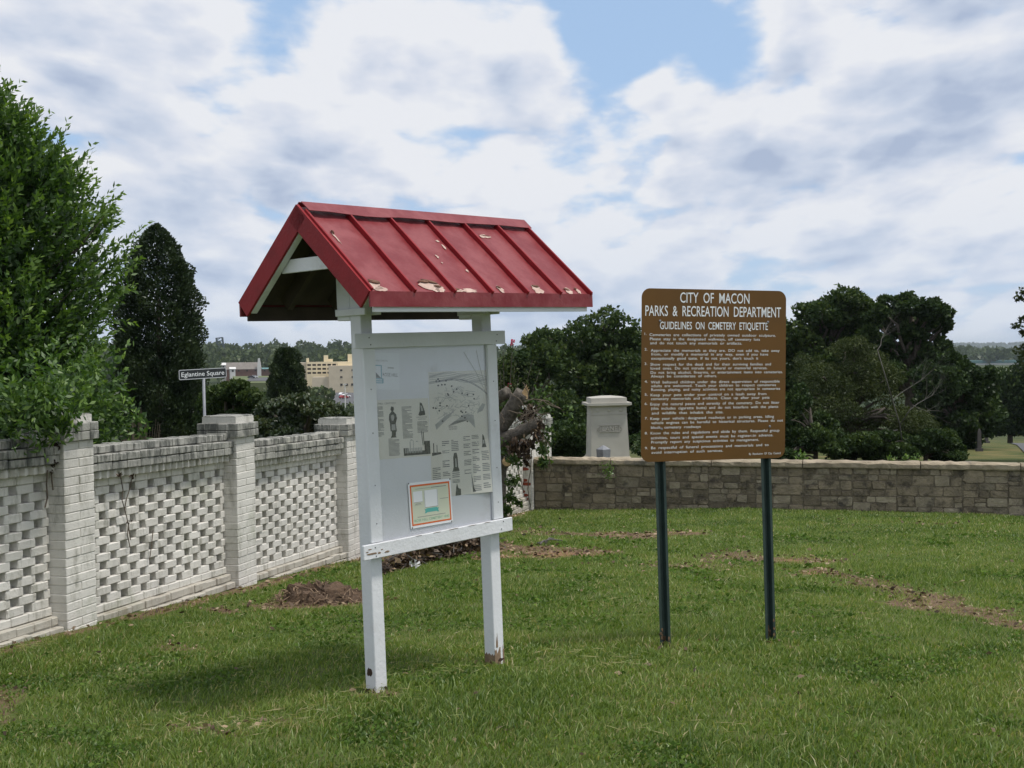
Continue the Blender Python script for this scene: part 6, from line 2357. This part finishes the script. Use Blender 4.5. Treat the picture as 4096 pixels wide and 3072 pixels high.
# distant woods: crowns too far off to tell apart
def far_wood(name, label, spec, n_leaf, size, seed, mat='leaf_far'):
    """spec: list of (x, y, z, radius_h, radius_v) crowns; one mass."""
    rg_ = np.random.default_rng(seed)
    S = np.array(spec)
    n_ = len(S) * n_leaf
    idx = np.repeat(np.arange(len(S)), n_leaf)
    dr = unit(rg_.normal(size=(n_, 3)))
    dr[:, 2] = np.abs(dr[:, 2]) * np.where(rg_.random(n_) < .8, 1, -.5)
    rd = (0.6 + 0.4 * rg_.random(n_))[:, None]
    p_ = S[idx, :3] + dr * rd * np.stack([S[idx, 3], S[idx, 3], S[idx, 4]], 1)
    sz = size * S[idx, 3] * rg_.uniform(.6, 1.3, n_)
    v_, f_ = leaves_np(p_, dr + rg_.normal(size=dr.shape) * .7, sz, rg_, .8)
    t_ = np.clip(.45 + .16 * rg_.normal(size=n_) + .22 * (rg_.random(len(S))[idx] - .5) + .15 * dr[:, 2], 0, 1)
    o_ = link(name, mesh_np(name, v_, f_, t_), mat)
    tag(o_, label, kind='stuff')


q = random.Random(3)
sp_ = []
for k in range(760):
    r_ = q.uniform(780, 1420)
    azm = q.uniform(-0.46, 0.16)
    x_, y_ = r_ * math.sin(azm), r_ * math.cos(azm)
    rad_ = q.uniform(5.5, 10)
    # keep clear of the houses' fronts and the road
    pxx = 2048 + F * x_ / y_
    if r_ < 860 and 870 < pxx < 1120:
        continue
    sp_.append((x_, y_, gz(x_, y_) + rad_ * .9, rad_, rad_ * q.uniform(.9, 1.35)))
for k in range(120):
    azm = q.uniform(-0.42, -0.02)
    r_ = q.uniform(1330, 1450)
    x_, y_ = r_ * math.sin(azm), r_ * math.cos(azm)
    rad_ = q.uniform(6, 11)
    sp_.append((x_, y_, gz(x_, y_) + rad_ * .9, rad_, rad_ * 1.2))
far_wood('hillside_woods', 'wooded hillside across the valley on the left', sp_, 110, 0.42, 5)
sp_ = []
for k in range(170):
    r_ = q.uniform(330, 640)
    azm = q.uniform(-0.30, -0.10)
    x_, y_ = r_ * math.sin(azm), r_ * math.cos(azm)
    pxx = 2048 + F * x_ / y_
    rad_ = q.uniform(3.0, 5.5)
    top_y = 1400 + (E - (gz(x_, y_) + rad_ * 2)) / y_ * F + 0.012 * (2048 - pxx)
    lim = 1535 if 930 < pxx < 1115 else 1535
    if 1300 < pxx < 1470 and r_ < 590:
        lim = 1605
    if top_y < lim:
        continue
    sp_.append((x_, y_, gz(x_, y_) + rad_ * .9, rad_, rad_ * 1.1))
far_wood('valley_woods', 'trees filling the valley floor below the parking garage', sp_, 110, 0.42, 6)
sp_ = []
for k in range(420):
    r_ = q.uniform(1500, 3400)
    azm = q.uniform(0.22, 0.50)
    x_, y_ = r_ * math.sin(azm), r_ * math.cos(azm)
    rad_ = q.uniform(8, 15)
    pxx = 2048 + F * x_ / y_
    sp_.append((x_, y_, gz(x_, y_) + rad_ * .6, rad_, rad_ * .9))
for k in range(500):
    r_ = q.uniform(420, 1500)
    azm = q.uniform(-0.09, 0.50)
    x_, y_ = r_ * math.sin(azm), r_ * math.cos(azm)
    if azm > 0.30 and r_ > 700:
        continue
    rad_ = q.uniform(4, 7)
    sp_.append((x_, y_, gz(x_, y_) + rad_ * .7, rad_, rad_))
far_wood('river_plain_woods', 'belts of trees on the river plain at the right', sp_, 60, 0.5, 7)
sp_ = []
for k in range(900):
    r_ = q.uniform(7700, 8500)
    azm = q.uniform(-0.55, 0.62)
    x_, y_ = r_ * math.sin(azm), r_ * math.cos(azm)
    rad_ = q.uniform(20, 45)
    sp_.append((x_, y_, gz(x_, y_) + 2, rad_, q.uniform(8, 13)))
far_wood('ridge_woods', 'long wooded ridge on the horizon', sp_, 26, 0.7, 8)

# ------------------------------------------------------------------ the air over the valley
m, g = new_mat('haze_air')
pv = g.node('ShaderNodeVolumePrincipled')
pv.inputs['Color'].default_value = (0.80, 0.90, 1.0, 1)
pv.inputs['Density'].default_value = HAZE
pv.inputs['Anisotropy'].default_value = 0.2
g.l.new(pv.outputs[0], g.out.inputs['Volume'])
hz_o = MB().box((-14500, -14500, -80), (14500, 14500, 60)).build('haze', 'haze_air')
tag(hz_o, 'thin summer haze over the valley', kind='stuff')
